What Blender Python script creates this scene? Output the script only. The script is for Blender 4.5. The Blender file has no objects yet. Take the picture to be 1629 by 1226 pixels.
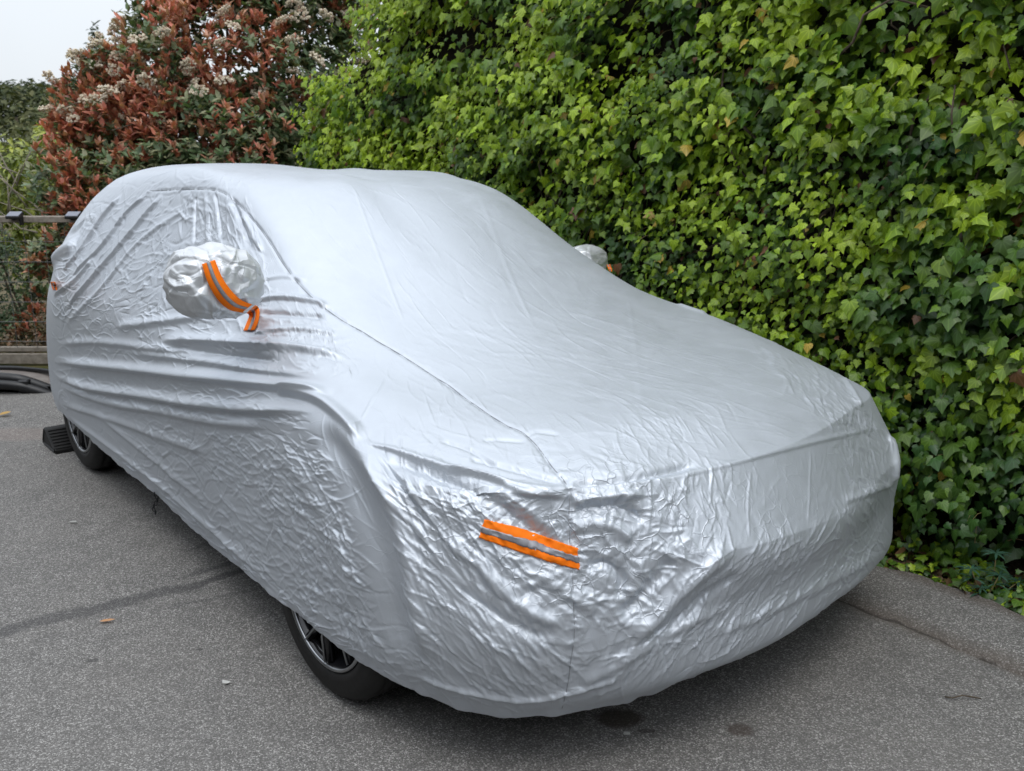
import bpy, math, random
import numpy as np
from mathutils import Vector, Matrix
from mathutils.bvhtree import BVHTree

# ------------------------------------------------------------------ camera, sky, sun, exposure
scene = bpy.context.scene
COL = scene.collection
random.seed(7)
RNG = np.random.default_rng(11)

FOC, PCX, PCY = 1560.0, 814.5, 613.0             # pixels of the 1629 x 1226 photograph
CAM_H = 1.647
PITCH = math.atan((PCY - 224.9) / FOC)
cam_d = bpy.data.cameras.new("camera")
cam = bpy.data.objects.new("camera", cam_d)
COL.objects.link(cam)
cam.location = (0, 0, CAM_H)
cam.rotation_euler = (math.pi / 2 - PITCH, 0, 0)
cam_d.sensor_width = 36.0
cam_d.lens = FOC * 36.0 / 1629.0
cam_d.clip_start, cam_d.clip_end = 0.05, 2000.0
cam_d.dof.use_dof = True
cam_d.dof.focus_distance = 2.75
cam_d.dof.aperture_fstop = 7.0
scene.camera = cam

SUN_EL, SUN_AZ = math.radians(68), math.radians(172)     # azimuth clockwise from +Y: behind and left of the camera
world = bpy.data.worlds.new("World")
scene.world = world
world.use_nodes = True
wn, wl_ = world.node_tree.nodes, world.node_tree.links
wn.clear()
w_out = wn.new("ShaderNodeOutputWorld"); w_bg = wn.new("ShaderNodeBackground")
w_sky = wn.new("ShaderNodeTexSky"); w_sky.sky_type = 'NISHITA'; w_sky.sun_disc = False
w_sky.sun_elevation = SUN_EL; w_sky.sun_rotation = SUN_AZ; w_sky.air_density = 1.0; w_sky.dust_density = 3.0
w_tc = wn.new("ShaderNodeTexCoord"); w_sep = wn.new("ShaderNodeSeparateXYZ")
w_pow = wn.new('ShaderNodeMath'); w_pow.operation = 'POWER'; w_pow.inputs[1].default_value = 1.25
w_ramp = wn.new("ShaderNodeValToRGB")                    # the overcast layer: a little brighter towards the zenith
w_ramp.color_ramp.elements[0].position = 0.0; w_ramp.color_ramp.elements[0].color = (0.78, 0.825, 0.875, 1)
w_ramp.color_ramp.elements[1].position = 1.0; w_ramp.color_ramp.elements[1].color = (1.72, 1.83, 1.98, 1)
w_noise = wn.new("ShaderNodeTexNoise"); w_noise.inputs['Scale'].default_value = 1.6; w_noise.inputs['Detail'].default_value = 4
w_mr = wn.new("ShaderNodeMapRange"); w_mr.inputs[1].default_value = .3; w_mr.inputs[2].default_value = .7
w_mr.inputs[3].default_value = 8.6; w_mr.inputs[4].default_value = 10.4
w_mul = wn.new("ShaderNodeVectorMath"); w_mul.operation = 'SCALE'
w_mix = wn.new("ShaderNodeMix"); w_mix.data_type = 'RGBA'; w_mix.inputs[0].default_value = 0.86
wl_.new(w_tc.outputs['Generated'], w_sep.inputs[0]); wl_.new(w_sep.outputs[2], w_pow.inputs[0]); wl_.new(w_pow.outputs[0], w_ramp.inputs[0])
wl_.new(w_tc.outputs['Generated'], w_noise.inputs['Vector']); wl_.new(w_noise.outputs[0], w_mr.inputs[0])
wl_.new(w_ramp.outputs[0], w_mul.inputs[0]); wl_.new(w_mr.outputs[0], w_mul.inputs['Scale'])
wl_.new(w_sky.outputs[0], w_mix.inputs[6]); wl_.new(w_mul.outputs[0], w_mix.inputs[7])
wl_.new(w_mix.outputs[2], w_bg.inputs[0]); w_bg.inputs[1].default_value = 0.10
wl_.new(w_bg.outputs[0], w_out.inputs[0])

sun_d = bpy.data.lights.new("sun", 'SUN')
sun_d.energy = 0.8; sun_d.angle = math.radians(28); sun_d.color = (1.0, 0.97, 0.92)
sun = bpy.data.objects.new("sun", sun_d); COL.objects.link(sun)
sd = Vector((math.sin(SUN_AZ) * math.cos(SUN_EL), math.cos(SUN_AZ) * math.cos(SUN_EL), math.sin(SUN_EL)))
sun.rotation_euler = sd.to_track_quat('Z', 'Y').to_euler()

scene.view_settings.view_transform = 'Standard'
scene.view_settings.look = 'None'
scene.view_settings.exposure = 0.30
scene.view_settings.gamma = 1.0

# ------------------------------------------------------------------ geometry of the view and of the car's own frame
C0 = np.array([0, 0, CAM_H])
CF = np.array([0, math.cos(PITCH), -math.sin(PITCH)]); CU = np.array([0, math.sin(PITCH), math.cos(PITCH)]); CR = np.array([1.0, 0, 0])
PSI = 0.890
F = np.array([math.cos(PSI), -math.sin(PSI), 0]); R = np.array([math.sin(PSI), math.cos(PSI), 0])   # forward of the car, towards the ivy
O = np.array([-0.628, 4.271, 0.0])                                                                # ground under the middle of the car
def car(p):
    """car coordinates (forward, towards the ivy, up) -> world"""
    p = np.asarray(p, float)
    return O + p[..., 0:1] * F + p[..., 1:2] * R + np.concatenate([0 * p[..., :2], p[..., 2:3]], -1)
def uncar(P):
    Q = np.asarray(P, float) - O
    return np.stack([Q @ F, Q @ R, Q[..., 2]], -1)
def ray(x, y):
    d = CF * FOC + CR * (x - PCX) - CU * (y - PCY)
    return d / np.linalg.norm(d)
def pix(P):
    Q = np.asarray(P, float) - C0; z = Q @ CF
    return np.stack([PCX + FOC * (Q @ CR) / z, PCY - FOC * (Q @ CU) / z, z], -1)
def at_ground(x, y, z=0.0):
    d = ray(x, y); return C0 + d * ((z - CAM_H) / d[2])
def at_depth(x, y, Y):
    d = ray(x, y); return C0 + d * (Y / d[1])

# ------------------------------------------------------------------ small helpers
def tag(o, label=None, cat=None, group=None, kind=None):
    if label: o['label'] = label
    if cat: o['category'] = cat
    if group: o['group'] = group
    if kind: o['kind'] = kind
    return o
def empty(name, loc, label=None, cat=None, group=None, kind=None):
    o = bpy.data.objects.new(name, None); o.empty_display_size = .1
    o.location = loc; COL.objects.link(o)
    return tag(o, label, cat, group, kind)
def link(name, me, parent=None):
    o = bpy.data.objects.new(name, me); COL.objects.link(o)
    if parent is not None:
        o.parent = parent
        o.matrix_parent_inverse = Matrix.Translation(-Vector(parent.location))
    return o
def mesh_np(name, V, faces, mats, smooth=True, mat_idx=None, col=None, leafco=None):
    """V (n,3), faces (m,3|4) or list of such arrays -> mesh"""
    me = bpy.data.meshes.new(name)
    if not isinstance(faces, (list, tuple)): faces = [faces]
    faces = [np.asarray(f, np.int32) for f in faces if len(f)]
    V = np.asarray(V, np.float32)
    me.vertices.add(len(V)); me.vertices.foreach_set("co", V.ravel())
    nl = sum(f.size for f in faces); nf = sum(len(f) for f in faces)
    me.loops.add(nl); me.loops.foreach_set("vertex_index", np.concatenate([f.ravel() for f in faces]))
    me.polygons.add(nf)
    tot = np.concatenate([np.full(len(f), f.shape[1], np.int32) for f in faces])
    me.polygons.foreach_set("loop_start", np.concatenate([[0], np.cumsum(tot)[:-1]]).astype(np.int32))
    try: me.polygons.foreach_set("loop_total", tot)
    except Exception: pass
    me.polygons.foreach_set("use_smooth", np.full(nf, smooth, bool))
    for m in (mats if isinstance(mats, (list, tuple)) else [mats]): me.materials.append(m)
    if mat_idx is not None: me.polygons.foreach_set("material_index", np.asarray(mat_idx, np.int32))
    if col is not None:
        a = me.attributes.new("tint", 'FLOAT_COLOR', 'POINT')
        c = np.ones((len(V), 4), np.float32); c[:, :3] = col; a.data.foreach_set("color", c.ravel())
    if leafco is not None:
        a = me.attributes.new("leafco", 'FLOAT_VECTOR', 'POINT')
        a.data.foreach_set("vector", np.asarray(leafco, np.float32).ravel())
    me.update(calc_edges=True)
    return me
class MB:
    """collects boxes, tubes and lathes; build() links them as one mesh object"""
    def __init__(s): s.V = []; s.Fq = []; s.Ft = []; s.n = 0
    def add(s, V, q=(), t=()):
        V = np.asarray(V, float); s.V.append(V)
        if len(q): s.Fq.append(np.asarray(q) + s.n)
        if len(t): s.Ft.append(np.asarray(t) + s.n)
        s.n += len(V); return s
    def box(s, c, half, M=np.eye(3), bev=0.0):
        h = np.array(half, float); b = min(bev, *(h * .9)) if bev else 0
        V = []
        if not b:
            sg = np.array([[x, y, z] for x in (-1, 1) for y in (-1, 1) for z in (-1, 1)])
            q = [[0, 1, 3, 2], [4, 6, 7, 5], [0, 4, 5, 1], [2, 3, 7, 6], [0, 2, 6, 4], [1, 5, 7, 3]]
            return s.add((sg * h) @ np.asarray(M).T + np.asarray(c), q)
        sg = [[x, y, z] for x in (-1, 1) for y in (-1, 1) for z in (-1, 1)]
        idx = {}
        for i, g in enumerate(sg):
            for ax in range(3):
                p = np.array(g, float) * (h - b); p[ax] = g[ax] * h[ax]
                idx[(i, ax)] = len(V); V.append(p)
        q, t = [], []
        for ax in range(3):
            a1, a2 = (ax + 1) % 3, (ax + 2) % 3
            for sgn in (-1, 1):
                ring = []
                for s1, s2 in ((-1, -1), (1, -1), (1, 1), (-1, 1)):
                    g = [0, 0, 0]; g[ax] = sgn; g[a1] = s1; g[a2] = s2
                    ring.append(idx[(sg.index(g), ax)])
                q.append(ring if sgn > 0 else ring[::-1])
            for s1 in (-1, 1):
                for s2 in (-1, 1):
                    g0 = [0, 0, 0]; g1 = [0, 0, 0]
                    g0[ax] = -1; g1[ax] = 1; g0[a1] = g1[a1] = s1; g0[a2] = g1[a2] = s2
                    i0, i1 = sg.index(g0), sg.index(g1)
                    q.append([idx[(i0, a1)], idx[(i1, a1)], idx[(i1, a2)], idx[(i0, a2)]])
        for i in range(8): t.append([idx[(i, 0)], idx[(i, 1)], idx[(i, 2)]])
        return s.add(np.array(V) @ np.asarray(M).T + np.asarray(c), q, t)
    def tube(s, P, r, n=8, cap=True):
        P = np.asarray(P, float); m = len(P); r = np.broadcast_to(np.asarray(r, float), (m,))
        T = np.gradient(P, axis=0); T /= np.linalg.norm(T, axis=1)[:, None] + 1e-12
        up = np.array([0, 0, 1.0]) if abs(T[0, 2]) < .9 else np.array([1.0, 0, 0])
        V = []
        a0 = None
        for k in range(m):
            ref = up if a0 is None else a0
            a = ref - T[k] * (ref @ T[k]); a /= np.linalg.norm(a) + 1e-12; a0 = a
            b = np.cross(T[k], a)
            an = np.linspace(0, 2 * math.pi, n, endpoint=False)
            V.append(P[k] + r[k] * (np.cos(an)[:, None] * a + np.sin(an)[:, None] * b))
        V = np.concatenate(V)
        q = [[k * n + i, k * n + (i + 1) % n, (k + 1) * n + (i + 1) % n, (k + 1) * n + i] for k in range(m - 1) for i in range(n)]
        t = []
        if cap:
            V = np.concatenate([V, P[:1], P[-1:]])
            t = [[m * n, (i + 1) % n, i] for i in range(n)] + [[m * n + 1, (m - 1) * n + i, (m - 1) * n + (i + 1) % n] for i in range(n)]
        return s.add(V, q, t)
    def lathe(s, prof, c, ax, n=48, closed=False):
        """prof [(offset along ax, radius)]; ax unit axis"""
        ax = np.asarray(ax, float); a = np.array([0, 0, 1.0]); a = a - ax * (a @ ax); a /= np.linalg.norm(a); b = np.cross(ax, a)
        an = np.linspace(0, 2 * math.pi, n, endpoint=False); V = []
        for d, r in prof: V.append(np.asarray(c) + ax * d + r * (np.cos(an)[:, None] * a + np.sin(an)[:, None] * b))
        m = len(prof); V = np.concatenate(V); mm = m if closed else m - 1
        q = [[k * n + i, k * n + (i + 1) % n, ((k + 1) % m) * n + (i + 1) % n, ((k + 1) % m) * n + i] for k in range(mm) for i in range(n)]
        return s.add(V, q)
    def build(s, name, mat, parent=None, smooth=False):
        fs = []
        if s.Fq: fs.append(np.concatenate(s.Fq))
        if s.Ft: fs.append(np.concatenate(s.Ft))
        return link(name, mesh_np(name, np.concatenate(s.V), fs, mat, smooth), parent)
_LAT = np.random.default_rng(3).random((64, 64, 64)).astype(np.float32)
def vnoise(P, seed=0):
    """smooth value noise, 0..1, at points P (n,3)"""
    P = np.asarray(P, float) + np.array([17.3, 5.1, 9.7]) * (seed + 1)
    i = np.floor(P).astype(int); f = P - i; f = f * f * (3 - 2 * f); i &= 63; j = (i + 1) & 63
    g = lambda a, b, c: _LAT[a, b, c]
    x0, y0, z0, x1, y1, z1 = i[..., 0], i[..., 1], i[..., 2], j[..., 0], j[..., 1], j[..., 2]
    fx, fy, fz = f[..., 0], f[..., 1], f[..., 2]
    c00 = g(x0, y0, z0) * (1 - fx) + g(x1, y0, z0) * fx; c10 = g(x0, y1, z0) * (1 - fx) + g(x1, y1, z0) * fx
    c01 = g(x0, y0, z1) * (1 - fx) + g(x1, y0, z1) * fx; c11 = g(x0, y1, z1) * (1 - fx) + g(x1, y1, z1) * fx
    return (c00 * (1 - fy) + c10 * fy) * (1 - fz) + (c01 * (1 - fy) + c11 * fy) * fz
def fbm(P, oct=3, seed=0):
    s = 0; a = .5; n = 0
    for k in range(oct):
        s = s + a * vnoise(np.asarray(P) * 2 ** k, seed + 7 * k); n += a; a *= .5
    return s / n
def smooth01(x, a, b):
    t = np.clip((x - a) / (b - a), 0, 1); return t * t * (3 - 2 * t)

# ------------------------------------------------------------------ materials
def mat(name, col=(.5, .5, .5), rough=.6, metal=0.0, spec=.5):
    m = bpy.data.materials.new(name); m.use_nodes = True
    b = m.node_tree.nodes['Principled BSDF']
    b.inputs['Base Color'].default_value = (*col, 1); b.inputs['Roughness'].default_value = rough
    b.inputs['Metallic'].default_value = metal; b.inputs['Specular IOR Level'].default_value = spec
    return m
def N(m, t, **kw):
    n = m.node_tree.nodes.new(t)
    for k, v in kw.items():
        if k in ('operation', 'data_type', 'blend_type', 'feature', 'distance', 'attribute_name', 'noise_dimensions', 'voronoi_dimensions', 'wave_type', 'use_clamp', 'interpolation_type'): setattr(n, k, v)
        else: n.inputs[k.replace('_', ' ')].default_value = v
    return n
def L(m, a, b): m.node_tree.links.new(a, b)
def bsdf(m): return m.node_tree.nodes['Principled BSDF']
def math_(m, op, a, b=None):
    n = N(m, 'ShaderNodeMath', operation=op)
    for k, v in enumerate((a, b)):
        if v is None: continue
        if isinstance(v, (int, float)): n.inputs[k].default_value = v
        else: L(m, v, n.inputs[k])
    return n.outputs[0]
def objco(m): return m.node_tree.nodes.new('ShaderNodeTexCoord').outputs['Object']
def noise_(m, co, scale, detail=3, rough=.5, dist=0.0):
    n = N(m, 'ShaderNodeTexNoise', Scale=scale, Detail=detail, Roughness=rough, Distortion=dist); L(m, co, n.inputs['Vector']); return n.outputs[0]
def ramp_(m, fac, stops):
    n = m.node_tree.nodes.new('ShaderNodeValToRGB'); e = n.color_ramp.elements
    while len(e) < len(stops): e.new(.5)
    for k, (p, c) in enumerate(stops): e[k].position = p; e[k].color = (*c, 1) if len(c) == 3 else c
    L(m, fac, n.inputs[0]); return n.outputs[0]
def mix_(m, fac, a, b, blend='MIX'):
    n = m.node_tree.nodes.new('ShaderNodeMix'); n.data_type = 'RGBA'; n.blend_type = blend
    for k, v in ((0, fac), (6, a), (7, b)):
        if isinstance(v, (int, float)): n.inputs[k].default_value = v
        elif isinstance(v, tuple): n.inputs[k].default_value = (*v, 1) if len(v) == 3 else v
        else: L(m, v, n.inputs[k])
    return n.outputs[2]
def bump_(m, h, strength, dist, normal=None):
    n = N(m, 'ShaderNodeBump', Strength=strength, Distance=dist); L(m, h, n.inputs['Height'])
    if normal is not None: L(m, normal, n.inputs['Normal'])
    return n.outputs[0]
def noisy(name, c1, c2, scale, rough=.7, metal=0.0, bump=.3, bd=.004, spec=.4):
    m = mat(name, c1, rough, metal, spec); co = objco(m); n = noise_(m, co, scale, 5, .6)
    L(m, ramp_(m, n, [(.3, c1), (.7, c2)]), bsdf(m).inputs['Base Color'])
    if bump: L(m, bump_(m, n, bump, bd), bsdf(m).inputs['Normal'])
    return m
def leaf_mat(name, rough=.42, transl=.28, veins=0.0, spec=.45):
    m = mat(name, (.1, .2, .03), rough, 0, spec); b = bsdf(m)
    a = N(m, 'ShaderNodeAttribute', attribute_name='tint'); c = a.outputs['Color']
    co = objco(m); c = mix_(m, math_(m, 'MULTIPLY', noise_(m, co, 60, 2), .22), c, (.03, .045, .01))
    if veins:
        lc = N(m, 'ShaderNodeAttribute', attribute_name='leafco'); sp = m.node_tree.nodes.new('ShaderNodeSeparateXYZ'); L(m, lc.outputs['Vector'], sp.inputs[0])
        ax = math_(m, 'ABSOLUTE', sp.outputs[0]); d = ax
        for ang in (33, 72):
            r = math.radians(ang)
            d = math_(m, 'MINIMUM', d, math_(m, 'ABSOLUTE', math_(m, 'ADD', math_(m, 'MULTIPLY', ax, math.cos(r)), math_(m, 'MULTIPLY', sp.outputs[1], math.sin(r)))))
        v = N(m, 'ShaderNodeMapRange'); L(m, d, v.inputs[0]); v.inputs[1].default_value = .012; v.inputs[2].default_value = .05; v.inputs[3].default_value = veins; v.inputs[4].default_value = 0
        c = mix_(m, v.outputs[0], c, mix_(m, 1.0, c, (1.9, 1.7, 2.6), 'MULTIPLY'))
        L(m, bump_(m, d, .35, .004), b.inputs['Normal'])
    L(m, c, b.inputs['Base Color'])
    tr = m.node_tree.nodes.new('ShaderNodeBsdfTranslucent'); L(m, mix_(m, 1.0, c, (1.15, 1.25, .5), 'MULTIPLY'), tr.inputs[0])
    mx = m.node_tree.nodes.new('ShaderNodeMixShader'); mx.inputs[0].default_value = transl
    L(m, b.outputs[0], mx.inputs[1]); L(m, tr.outputs[0], mx.inputs[2])
    L(m, mx.outputs[0], m.node_tree.nodes['Material Output'].inputs[0])
    return m
M_IVY = leaf_mat('ivy_leaf', .36, .24, .50, .40)
M_LEAF = leaf_mat('shrub_leaf', .45, .2)
M_FAR = leaf_mat('far_foliage', .7, .15, 0, .2)
M_BARK = noisy('bark', (.05, .035, .022), (.13, .10, .07), 30, .85)
M_BLACK = noisy('black_plastic', (.010, .010, .011), (.018, .018, .019), 40, .38, 0, .08, .001)
M_RUBBER = noisy('tyre_rubber', (.006, .006, .006), (.014, .0135, .013), 60, .62, 0, .2, .001, .35)
M_RIM = noisy('black_gloss', (.010, .010, .012), (.014, .014, .016), 20, .18, 0, 0, 0, .6)
M_ALU = noisy('machined_metal', (.30, .31, .32), (.36, .37, .38), 90, .32, 1.0, .05, .0005)
M_DARK = noisy('underbody', (.006, .006, .006), (.015, .015, .014), 20, .8, 0, .2, .004, .2)
M_WOOD = noisy('weathered_wood', (.16, .135, .11), (.30, .27, .23), 25, .85)
M_SOIL = noisy('leaf_mould', (.018, .012, .008), (.06, .04, .025), 40, .95, 0, .8, .02, .15)
M_WIRE = noisy('galvanised_wire', (.10, .10, .10), (.16, .16, .16), 60, .6, .3, 0, 0)

# ------------------------------------------------------------------ ground
def asphalt():
    m = mat('asphalt', (.14, .14, .14), .85, 0, .35); b = bsdf(m); co = objco(m)
    v = N(m, 'ShaderNodeTexVoronoi', Scale=250.0); L(m, co, v.inputs['Vector'])
    sp = m.node_tree.nodes.new('ShaderNodeSeparateColor'); L(m, v.outputs['Color'], sp.inputs[0])
    grain = ramp_(m, sp.outputs[0], [(0, (.055, .054, .053)), (.45, (.112, .110, .106)), (.78, (.205, .20, .193)), (1, (.47, .46, .44))])
    big = noise_(m, co, 1.3, 5, .6); med = noise_(m, co, 9, 4, .6)
    base = mix_(m, math_(m, 'MULTIPLY', big, .55), grain, (.215, .20, .182))
    base = mix_(m, ramp_(m, med, [(.45, (0, 0, 0)), (.75, (.30, .30, .30))]), base, (.062, .061, .060))
    sx = m.node_tree.nodes.new('ShaderNodeSeparateXYZ'); L(m, co, sx.inputs[0]); X, Y = sx.outputs[0], sx.outputs[1]
    wob = math_(m, 'MULTIPLY', math_(m, 'SUBTRACT', noise_(m, co, 7, 4, .65), .5), .10)
    fine = noise_(m, co, 160, 2)
    def band(p, q, w, amt, col, soft=.5, amp=1.0):
        nonlocal base
        p, q = np.array(p[:2]), np.array(q[:2]); d = q - p; ln = np.linalg.norm(d); d /= ln; nx, ny = -d[1], d[0]
        dist = math_(m, 'ABSOLUTE', math_(m, 'ADD', math_(m, 'ADD', math_(m, 'MULTIPLY', X, float(nx)), math_(m, 'MULTIPLY', Y, float(ny))), math_(m, 'SUBTRACT', math_(m, 'MULTIPLY', wob, amp), float(p @ [nx, ny]))))
        al = math_(m, 'SUBTRACT', math_(m, 'ADD', math_(m, 'MULTIPLY', X, float(d[0])), math_(m, 'MULTIPLY', Y, float(d[1]))), float(p @ d))
        mid = math_(m, 'ABSOLUTE', math_(m, 'SUBTRACT', al, ln / 2))
        f1 = N(m, 'ShaderNodeMapRange'); L(m, dist, f1.inputs[0]); f1.inputs[1].default_value = w * (1 - soft); f1.inputs[2].default_value = w; f1.inputs[3].default_value = amt; f1.inputs[4].default_value = 0
        f2 = N(m, 'ShaderNodeMapRange'); L(m, mid, f2.inputs[0]); f2.inputs[1].default_value = ln / 2 - .12; f2.inputs[2].default_value = ln / 2; f2.inputs[3].default_value = 1; f2.inputs[4].default_value = 0
        f = math_(m, 'MULTIPLY', math_(m, 'MULTIPLY', f1.outputs[0], f2.outputs[0]), math_(m, 'ADD', math_(m, 'MULTIPLY', fine, .7), .65))
        base = mix_(m, f, base, col)
    def spot(p, rx, ry, amt, col):
        nonlocal base
        dx = math_(m, 'DIVIDE', math_(m, 'SUBTRACT', X, float(p[0])), rx); dy = math_(m, 'DIVIDE', math_(m, 'SUBTRACT', Y, float(p[1])), ry)
        r = math_(m, 'ADD', math_(m, 'ADD', math_(m, 'MULTIPLY', dx, dx), math_(m, 'MULTIPLY', dy, dy)), math_(m, 'MULTIPLY', wob, 9))
        f1 = N(m, 'ShaderNodeMapRange'); L(m, r, f1.inputs[0]); f1.inputs[1].default_value = .5; f1.inputs[2].default_value = 1.1; f1.inputs[3].default_value = amt; f1.inputs[4].default_value = 0
        base = mix_(m, f1.outputs[0], base, col)
    g = at_ground
    band(g(-60, 1020), g(150, 968), .052, .50, (.035, .035, .038)); band(g(90, 985), g(330, 925), .050, .50, (.030, .030, .033)); band(g(270, 942), g(520, 870), .035, .60, (.028, .028, .030))
    band(g(270, 925), g(440, 872), .022, .5, (.030, .030, .033)); band(g(225, 975), g(420, 935), .018, .30, (.04, .04, .042)); band(g(275, 885), g(380, 845), .02, .4, (.035, .035, .038))
    band(g(320, 932), g(348, 958), .004, .5, (.22, .215, .20), .5, .4); band(g(345, 955), g(365, 975), .004, .45, (.22, .215, .20), .5, .4)
    q_ = lambda u, v: car(np.array([u, v, 0.0]))
    band(q_(1.55, .84), q_(3.6, .84), .070, .5, (.10, .075, .055), .9, .6); band(q_(1.6, .835), q_(3.6, .83), .010, .65, (.025, .022, .019), .7, .55); band(q_(1.5, 1.17), q_(3.6, 1.18), .07, .6, (.075, .055, .04), .9, .6)
    spot(g(985, 1142), .075, .055, .80, (.030, .021, .014)); spot(g(1030, 1162), .03, .012, .6, (.03, .025, .02)); spot(g(1176, 1160), .042, .035, .62, (.045, .030, .022))
    spot(g(148, 1050), .022, .013, .6, (.03, .03, .03)); spot(g(318, 1033), .012, .008, .6, (.03, .03, .03))
    spot(g(30, 690), .5, .14, .22, (.26, .19, .16))
    L(m, base, b.inputs['Base Color'])
    h = math_(m, 'ADD', math_(m, 'MULTIPLY', v.outputs['Distance'], -1.0), math_(m, 'MULTIPLY', med, .6))
    L(m, bump_(m, h, .55, .004), b.inputs['Normal'])
    return m
M_ASPH = asphalt()

# big earth sheet out to the horizon, the driveway 4 mm and more above it
M_EARTH = noisy('dry_earth', (.07, .055, .035), (.14, .12, .07), 3, .95, 0, .6, .05, .1)
g = MB(); g.add([(-400, -300, -.06), (400, -300, -.06), (400, 600, -.06), (-400, 600, -.06)], [[0, 1, 2, 3]])
tag(g.build('ground', M_EARTH), kind='structure')
def edge_v(u): return 1.19 + .025 * np.sin(u * 3.1 + .4) + .018 * np.sin(u * 9.7) + .012 * np.sin(u * 23)
us = np.concatenate([np.linspace(-9, -3.3, 12), np.linspace(-3.2, 3.6, 341), np.linspace(3.8, 9, 12)])
vs = np.concatenate([np.linspace(-9, -1.5, 12), np.linspace(-1.4, .7, 22), np.linspace(.72, 1.0, 57)])
U, Vv = np.meshgrid(us, vs, indexing='ij')
Vq = np.where(Vv > .72, .72 + (Vv - .72) / .28 * (edge_v(U) - .72), Vv)
crack = .835 + .05 * (vnoise(np.stack([U * 2.2, 0 * U, 0 * U], -1), 5) - .5) + .02 * (vnoise(np.stack([U * 11, 0 * U, 0 * U], -1), 6) - .5)
cd = Vq - crack
Z = .034 * smooth01(cd, -.02, .13) - .020 * np.exp(-(cd / .012) ** 2) * smooth01(vnoise(np.stack([U * 6, Vq * 6, 0 * U], -1), 8), .25, .5) + .010 * np.exp(-((cd + .035) / .03) ** 2) * vnoise(np.stack([U * 9, Vq * 9, 0 * U], -1), 9)
Z -= .05 * smooth01(Vq - edge_v(U), -.012, .002)
Z += .006 * (vnoise(np.stack([U * 1.4, Vq * 1.4, 0 * U], -1), 2) - .5)
W = car(np.stack([U, Vq, Z], -1).reshape(-1, 3)); nu, nv = U.shape
W[:, 1] = np.minimum(W[:, 1], 6.46 + .0 * W[:, 0])
qi = np.arange(nu * nv).reshape(nu, nv)
quads = np.stack([qi[:-1, :-1], qi[1:, :-1], qi[1:, 1:], qi[:-1, 1:]], -1).reshape(-1, 4)
tag(link('driveway', mesh_np('driveway', W, quads, M_ASPH)), kind='structure')
# soil strip under the ivy
us = np.linspace(-5, 5, 201); vs = np.linspace(1.12, 2.2, 28); U, Vv = np.meshgrid(us, vs, indexing='ij')
Z = -.035 + .10 * smooth01(Vv, 1.12, 1.9) + .03 * (fbm(np.stack([U * 9, Vv * 9, 0 * U], -1), 3) - .5)
W = car(np.stack([U, Vv, Z], -1).reshape(-1, 3)); qi = np.arange(U.size).reshape(U.shape)
tag(link('soil_bed', mesh_np('soil_bed', W, np.stack([qi[:-1, :-1], qi[1:, :-1], qi[1:, 1:], qi[:-1, 1:]], -1).reshape(-1, 4), M_SOIL)), kind='structure')
# earth and grass bank behind the fence
xs = np.linspace(-30, 25, 56); ys = np.linspace(6.44, 60, 40); U, Vv = np.meshgrid(xs, ys, indexing='ij')
Z = -.03 + .03 * smooth01(Vv, 6.5, 7.4) - .10 * np.clip(Vv - 9, 0, 40) + .05 * (fbm(np.stack([U, Vv, 0 * U], -1), 3) - .5)
qi = np.arange(U.size).reshape(U.shape)
M_BANK = noisy('rough_grass', (.035, .045, .012), (.12, .10, .045), 6, .95, 0, .8, .05, .1)
tag(link('bank', mesh_np('bank', np.stack([U, Vv, Z], -1).reshape(-1, 3), np.stack([qi[:-1, :-1], qi[1:, :-1], qi[1:, 1:], qi[:-1, 1:]], -1).reshape(-1, 4), M_BANK)), kind='structure')

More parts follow.
